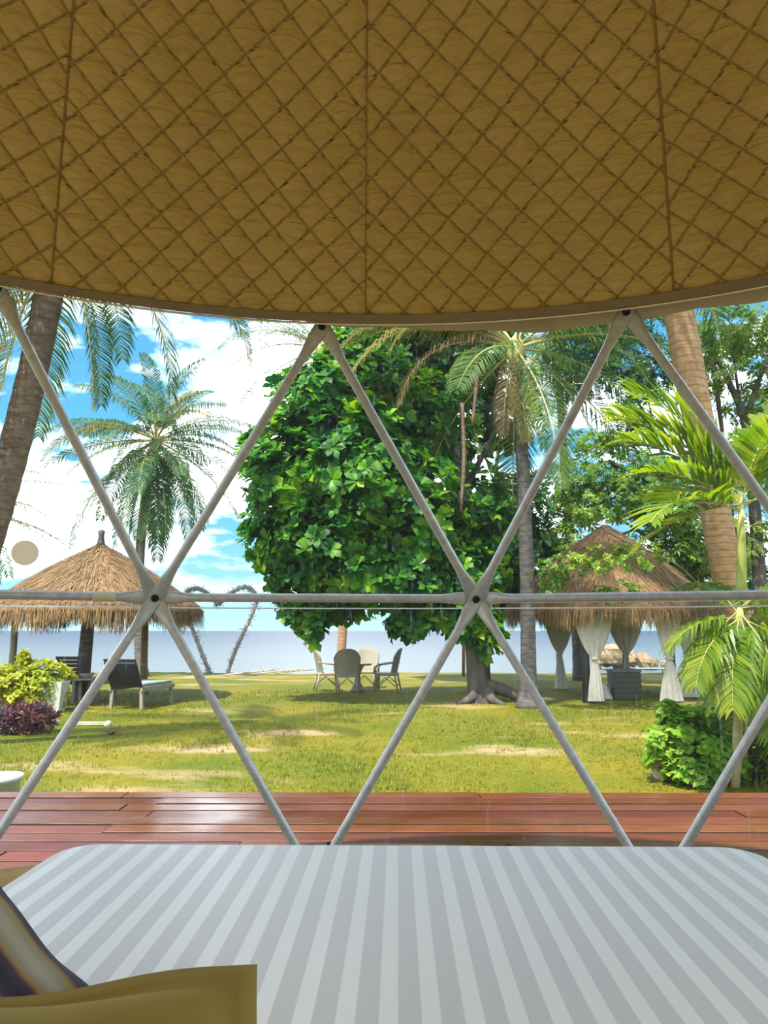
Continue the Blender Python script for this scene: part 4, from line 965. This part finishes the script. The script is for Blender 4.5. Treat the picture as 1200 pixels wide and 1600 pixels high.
# planter behind the bush
pp = G(92, 1116); pp.y += .3
root = empty('planter', Vector((W(92, 985, pp.y).x, pp.y, GZ)), 'tall square white planter beside the yellow-green bush', 'planter')
mb = MB(); mb.add([(s * a, q * a, z) for a, z in ((.15, 0), (.21, .60), (.185, .60), (.17, .52)) for s, q in ((-1, -1), (1, -1), (1, 1), (-1, 1))],
                  [(j * 4 + k, j * 4 + (k + 1) % 4, (j + 1) * 4 + (k + 1) % 4, (j + 1) * 4 + k) for j in range(3) for k in range(4)] + [(3, 2, 1, 0)])
mb.build('pot', WHITEPOT, root, False)
MB().box((0, 0, .51), (.345, .345, .03)).build('soil', SOIL, root, False)
# round white pot by the deck
pq = Vector((W(8, 1208, 6.35).x - .05, 6.35, GZ)); root = empty('flower_pot', pq, 'round cream white pot at the left edge of the deck', 'pot')
hz2 = W(8, 1211, 6.35).z - GZ
MB().lathe([(.10, 0), (.14, .02), (.165, hz2 - .05), (.18, hz2 - .045), (.185, hz2), (.165, hz2), (.155, hz2 - .06), (0, hz2 - .06)], (0, 0, 0), 32).build('pot', WHITEPOT, root)
MB().lathe([(.0, hz2 - .058), (.150, hz2 - .058), (.150, hz2 - .05), (0, hz2 - .04)], (0, 0, 0), 24).build('soil', SOIL, root)

# wicker armchairs round a table
def wicker_chair():
    root = empty('wicker_armchair', (0, 0, 0))
    rounded_slab(-.27, .27, -.26, .28, .38, .45, .08, .025, 4).build('seat', WICKER, root)
    vs, fs = [], []; n, m_ = 14, 12                                # curved back with a round top
    for side in (0, 1):
        for j in range(m_ + 1):
            for i in range(n + 1):
                u = -1 + 2 * i / n; top = .60 * math.sqrt(max(0, 1 - .55 * abs(u) ** 3.2)); z = .42 + top * j / m_
                wd = .25 + .05 * j / m_; x = u * wd; yb = -.24 - .13 * (z - .42) / .6 + .09 * abs(u) ** 2 + (.03 if side else 0)
                vs.append((x, yb, z))
    k = (n + 1) * (m_ + 1); fs = [(j * (n + 1) + i, j * (n + 1) + i + 1, (j + 1) * (n + 1) + i + 1, (j + 1) * (n + 1) + i) for j in range(m_) for i in range(n)]
    fs += [tuple(k + q for q in f[::-1]) for f in fs]
    Bd = list(range(n)) + [j * (n + 1) + n for j in range(m_)] + [m_ * (n + 1) + n - i for i in range(n)] + [(m_ - j) * (n + 1) for j in range(m_)]
    for a, b in zip(Bd, Bd[1:] + Bd[:1]): fs.append((b, a, k + a, k + b))
    back = MB().add(vs, fs).build('backrest', WICKER, root)
    rim = [Vector(vs[q]) + Vector((0, .012, 0)) for q in [j * (n + 1) for j in range(m_ + 1)] + [m_ * (n + 1) + i for i in range(1, n + 1)] + [(m_ - j) * (n + 1) + n for j in range(1, m_ + 1)]]
    MB().tube(rim, .022, 7).build('rim', WICKER, back)
    for s in (-1, 1):
        MB().tube([(s * .27, -.26, .70), (s * .30, -.05, .67), (s * .31, .15, .65), (s * .30, .26, .58), (s * .28, .27, .43)], .024, 7).build('armrest', WICKER, root)
        MB().tube([(s * .24, .24, .40), (s * .26, .26, .0)], [.024, .02], 7).build('leg', WICKERD, root)
        MB().tube([(s * .23, -.22, .40), (s * .25, -.30, .0)], [.024, .02], 7).build('leg', WICKERD, root)
        MB().tube([(s * .25, .22, .12), (s * .255, 0, .34), (s * .24, -.24, .12)], .014, 6).build('brace', WICKERD, root)
    MB().tube([(-.24, .25, .10), (0, .24, .34), (.24, .25, .10)], .014, 6).build('brace', WICKERD, root)
    return root
wc = wicker_chair(); first = True
CY = 20.9
for u, Y, rz, lab in ((512, 20.8, -78, 'wicker armchair facing right, leftmost of the four round the table'), (543, 20.0, 2, 'wicker armchair seen from behind, nearest the lawn'),
                      (572, 21.7, 172, 'wicker armchair facing the viewer behind the table'), (605, 20.7, 80, 'wicker armchair facing left, rightmost of the four round the table')):
    o = wc if first else copy_tree(wc); first = False
    p = W(u, 985, Y); o.location = (p.x, Y, GZ); o.rotation_euler = (0, 0, R(rz)); o.scale = (1.08,) * 3
    tag(o, lab, 'armchair', 'white wicker garden chairs')
p = W(559, 985, CY); root = empty('wicker_table', (p.x, CY, GZ), 'round wicker garden table between the four wicker armchairs', 'table')
MB().lathe([(.0, .66), (.36, .66), (.38, .68), (.38, .70), (.36, .71), (0, .71)], (0, 0, 0), 28).build('table_top', WICKER, root)
MB().lathe([(.22, 0), (.20, .03), (.09, .2), (.07, .4), (.14, .6), (.2, .658)], (0, 0, 0), 16).build('pedestal', WICKERD, root)

# covered box and side table inside the right hut
bx = G(976, 1092); root = empty('wicker_chest', bx, 'square dark grey-green wicker chest on the ground inside the right hut', 'chest')
WK = M('dark_wicker', (.045, .05, .04), (.10, .10, .08), 26, .75, bump=.6, dist=.01, stretch=(1, 1, 3))
rounded_slab(-.31, .31, -.30, .30, 0, .62, .03, .015, 3).build('body', WK, root)
rounded_slab(-.33, .33, -.32, .32, .622, .68, .03, .015, 3).build('lid', M('chest_lid', (.10, .13, .125), (.16, .19, .18), 8, .7), root)
for k in range(5): rounded_slab(-.315, .315, -.308, -.296, .06 + k * .115, .12 + k * .115, .005, .003, 2).build('band', WK, root, False)
cl = G(945, 1092); root = empty('folded_cloth', cl, 'crumpled white cloth heap left of the dark wicker chest', 'cloth')
rgc = random.Random(4)
MB().lathe([(.20, 0), (.19, .06), (.13, .15), (.10, .26), (.04, .34), (0, .35)], (0, 0, 0), 18, lambda i, k: rgc.uniform(-.16, .16)).build('cloth', M('cloth_grey', (.55, .53, .52), (.7, .68, .66), 12, .85), root)
tbp = G(1018, 1082); root = empty('side_table', tbp, 'small glass-topped side table with thin legs inside the right hut', 'table')
MB().box((0, 0, .60), (.85, .5, .03)).build('table_top', M('pale_top', (.5, .55, .55), (.62, .66, .66), 6, .15), root, False)
for sx in (-1, 1):
    for sy in (-1, 1): MB().tube([(sx * .38, sy * .2, .585), (sx * .40, sy * .22, 0)], .012, 6).build('leg', WOODG, root)
    MB().tube([(sx * .39, -.21, .2), (sx * .39, .21, .2)], .010, 6).build('stretcher', WOODG, root)

# ================================================================== HEART, ROCKS, STONES, DEBRIS
HYc = 28.8
hroot = empty('heart_arch', Vector((W(342, 985, HYc).x, HYc, GZ)), 'heart-shaped twig garland frame standing at the edge of the lawn', 'decoration')
side = {'l': [(329, 1054), (312, 1012), (297, 972), (287, 945), (288, 930), (297, 920), (310, 919), (325, 927), (340, 944)],
        'r': [(354, 1056), (366, 1020), (382, 985), (396, 955), (402, 937), (396, 922), (383, 916), (368, 921), (355, 932), (342, 944)]}
rgh = random.Random(12)
for pts in side.values():
    P = [W(u, v, HYc) for u, v in pts]; 
    for _ in range(2):
        Q = [P[0]]
        for a, b in zip(P, P[1:]): Q += [a.lerp(b, .25), a.lerp(b, .75)]
        P = Q + [P[-1]]
    wrap = MB().tube(P, .075, 7).build('garland', TWIG, hroot, world=True)
    mb = MB()
    for _ in range(420):
        i = rgh.randrange(len(P) - 1); p = P[i].lerp(P[i + 1], rgh.random()); t_ = (P[i + 1] - P[i]).normalized(); d = (t_ * rgh.uniform(-1.4, 1.4) + rand_dir(rgh)).normalized()
        a = p + d.cross(t_) * rgh.uniform(0, .10); mb.tube([a, a + d * rgh.uniform(.12, .30)], [.014, .005], 3, False)
    o = mb.build('twigs', TWIG, hroot, False, world=True); o['kind'] = 'stuff'
def rock(name, c, s, mat, seed, parent=None, rz=0, n=10, m_=7):
    rg = random.Random(seed); vs = []; pl = [(rand_dir(rg), rg.uniform(.62, .95)) for _ in range(11)]     # a ball cut by random planes
    for j in range(m_ + 1):
        th = PI * j / m_
        for i in range(n):
            a = 2 * PI * (i + .35 * (j % 2)) / n; d = Vector((math.sin(th) * math.cos(a), math.sin(th) * math.sin(a), math.cos(th))); k = 1.15
            for e, q in pl:
                dd = d.dot(e)
                if dd > .05: k = min(k, q / dd)
            k *= 1 + (rg.uniform(-.05, .05) if 0 < j < m_ else 0)
            vs.append(Vector(c) + Matrix.Rotation(rz, 3, 'Z') @ Vector((d.x * s[0] * k, d.y * s[1] * k, d.z * s[2] * k)))
    mb = MB(); mb.add(vs, [(j * n + i, (j + 1) * n + i, (j + 1) * n + (i + 1) % n, j * n + (i + 1) % n) for j in range(m_) for i in range(n)])
    c = Vector(c); mb.v = [tuple(Vector(v) - c) for v in mb.v]; o = mb.build(name, mat, parent, False); o.location = c; return o
RY = 50.0
for k, (u, v, a, b, lab) in enumerate(((958, 1026, 20, 14, 'tallest tan boulder standing in the sea behind the chest'), (944, 1034, 14, 9, 'tan boulder low in the sea left of the tallest one'), (985, 1030, 17, 12, 'broad tan boulder in the sea right of the tallest one'), (1004, 1031, 13, 12, 'tan boulder in the sea between the broad one and the small ones'),
                                       (970, 1038, 14, 8, 'flat tan rock in the sea in front of the boulders'), (932, 1040, 9, 5, 'small dark rock at the left end of the sea rocks'), (1022, 1038, 12, 8, 'small tan rock near the right end of the sea rocks'), (1038, 1040, 8, 6, 'smallest tan rock at the right end of the sea rocks'))):
    c = W(u, v, RY + (k % 3) * .9); f = RY / F
    tag(rock('rock', c, (a * f * 1.1, a * f * .8, b * f * 1.25), ROCKT, 200 + k, rz=k * .7), lab, 'rock', 'rocks in the sea')
for k, (u, v, s, lab) in enumerate(((8, 1146, .15, 'grey border stone below the red plant at the left edge'), (34, 1145, .14, 'grey border stone in the middle below the red plant'), (60, 1141, .13, 'grey border stone right of the middle one below the red plant'), (80, 1134, .11, 'last grey border stone at the right end of the red plant bed'))):
    c = G(u, v) + Vector((0, 0, .05)); tag(rock('border_stone', c, (s * 1.2, s, .09), ROCKG, 300 + k), lab, 'stone', 'stones round the plant bed')
c = G(1040, 1222) + Vector((0, .1, .10)); tag(rock('stone', c, (.15, .13, .13), M('stone_pinkish', (.34, .24, .18), (.48, .36, .28), 6, .85, bump=.5), 320), 'reddish brown stone at the foot of the lime bush', 'stone')
c = G(790, 1092) + Vector((0, 0, .1))
# flat pale slab on the lawn
c = G(148, 1133); mb = MB(); mb.box((c.x - .05, c.y, GZ + .03), (.50, .10, .05)); tag(mb.build('stone_slab', STONEW, smooth=False), 'long flat pale stone lying on the grass before the loungers', 'stone')
c = G(166, 1133); tag(rock('stone', c + Vector((.03, -.02, .03)), (.07, .06, .05), STONEW, 331), 'small pale stone at the end of the flat slab', 'stone')
# dead stalks of a fallen frond near the shore
rgd = random.Random(9)
dl = (('left end of the lawn edge', 392, 1050), ('lawn edge right of the heart', 432, 1049), ('lawn edge before the chairs', 468, 1047))
for k, (w_, u, v) in enumerate(dl):
    b = G(u, v + 6); root = empty('fallen_frond', b, ('pale fallen palm frond lying right of the heart garland', 'pale fallen palm frond in the middle of the lawn edge', 'pale fallen palm frond lying just left of the wicker chairs')[k], 'palm frond', 'fallen fronds at the lawn edge')
    P = [Vector((-.9, 0, .03)), Vector((-.2, .05, .10)), Vector((.5, 0, .16)), Vector((1.0, -.05, .22))]; MB().tube(P, [.03, .025, .02, .008], 5).build('stalk', STONEW, root)
    for j in range(9):
        q = P[0].lerp(P[3], .15 + .09 * j) + Vector((0, 0, .02)); d = Vector((rgd.uniform(.2, .9), rgd.uniform(-.6, .6), rgd.uniform(-.08, .35)))
        MB().tube([q, q + d * .55], [.014, .005], 4, False).build('leaflet', STONEW, root, False)
# dead branch tuft on the lawn
c = G(174, 1148); root = empty('dry_tuft', c, 'dry brown tuft of grass on the lawn below the pale slab', 'grass tuft')
for k in range(14):
    a = rgd.uniform(0, 6.28); MB().tube([(0, 0, 0), (.08 * math.cos(a), .08 * math.sin(a), .06), (.2 * math.cos(a), .2 * math.sin(a), .05)], [.012, .01, .003], 4, False).build('blade', FROND_B, root, False)
# thin poles standing at the shore
for u, Y, zt, lab in ((227, 29.2, 2.6, 'thin dark pole standing at the shore right of the left hut'), (723, 27.5, 3.2, 'thin brown pole standing behind the big tree trunk')):
    b = Vector((W(u, 985, Y).x, Y, GZ)); mb = MB(); mb.tube([b - Vector((0, 0, .1)), b + Vector((.03, 0, zt / 2)), b + Vector((0, 0, zt))], [.06, .055, .05], 8); tag(mb.build('pole', TWIG if u < 500 else TRUNK_TAN), lab, 'pole')
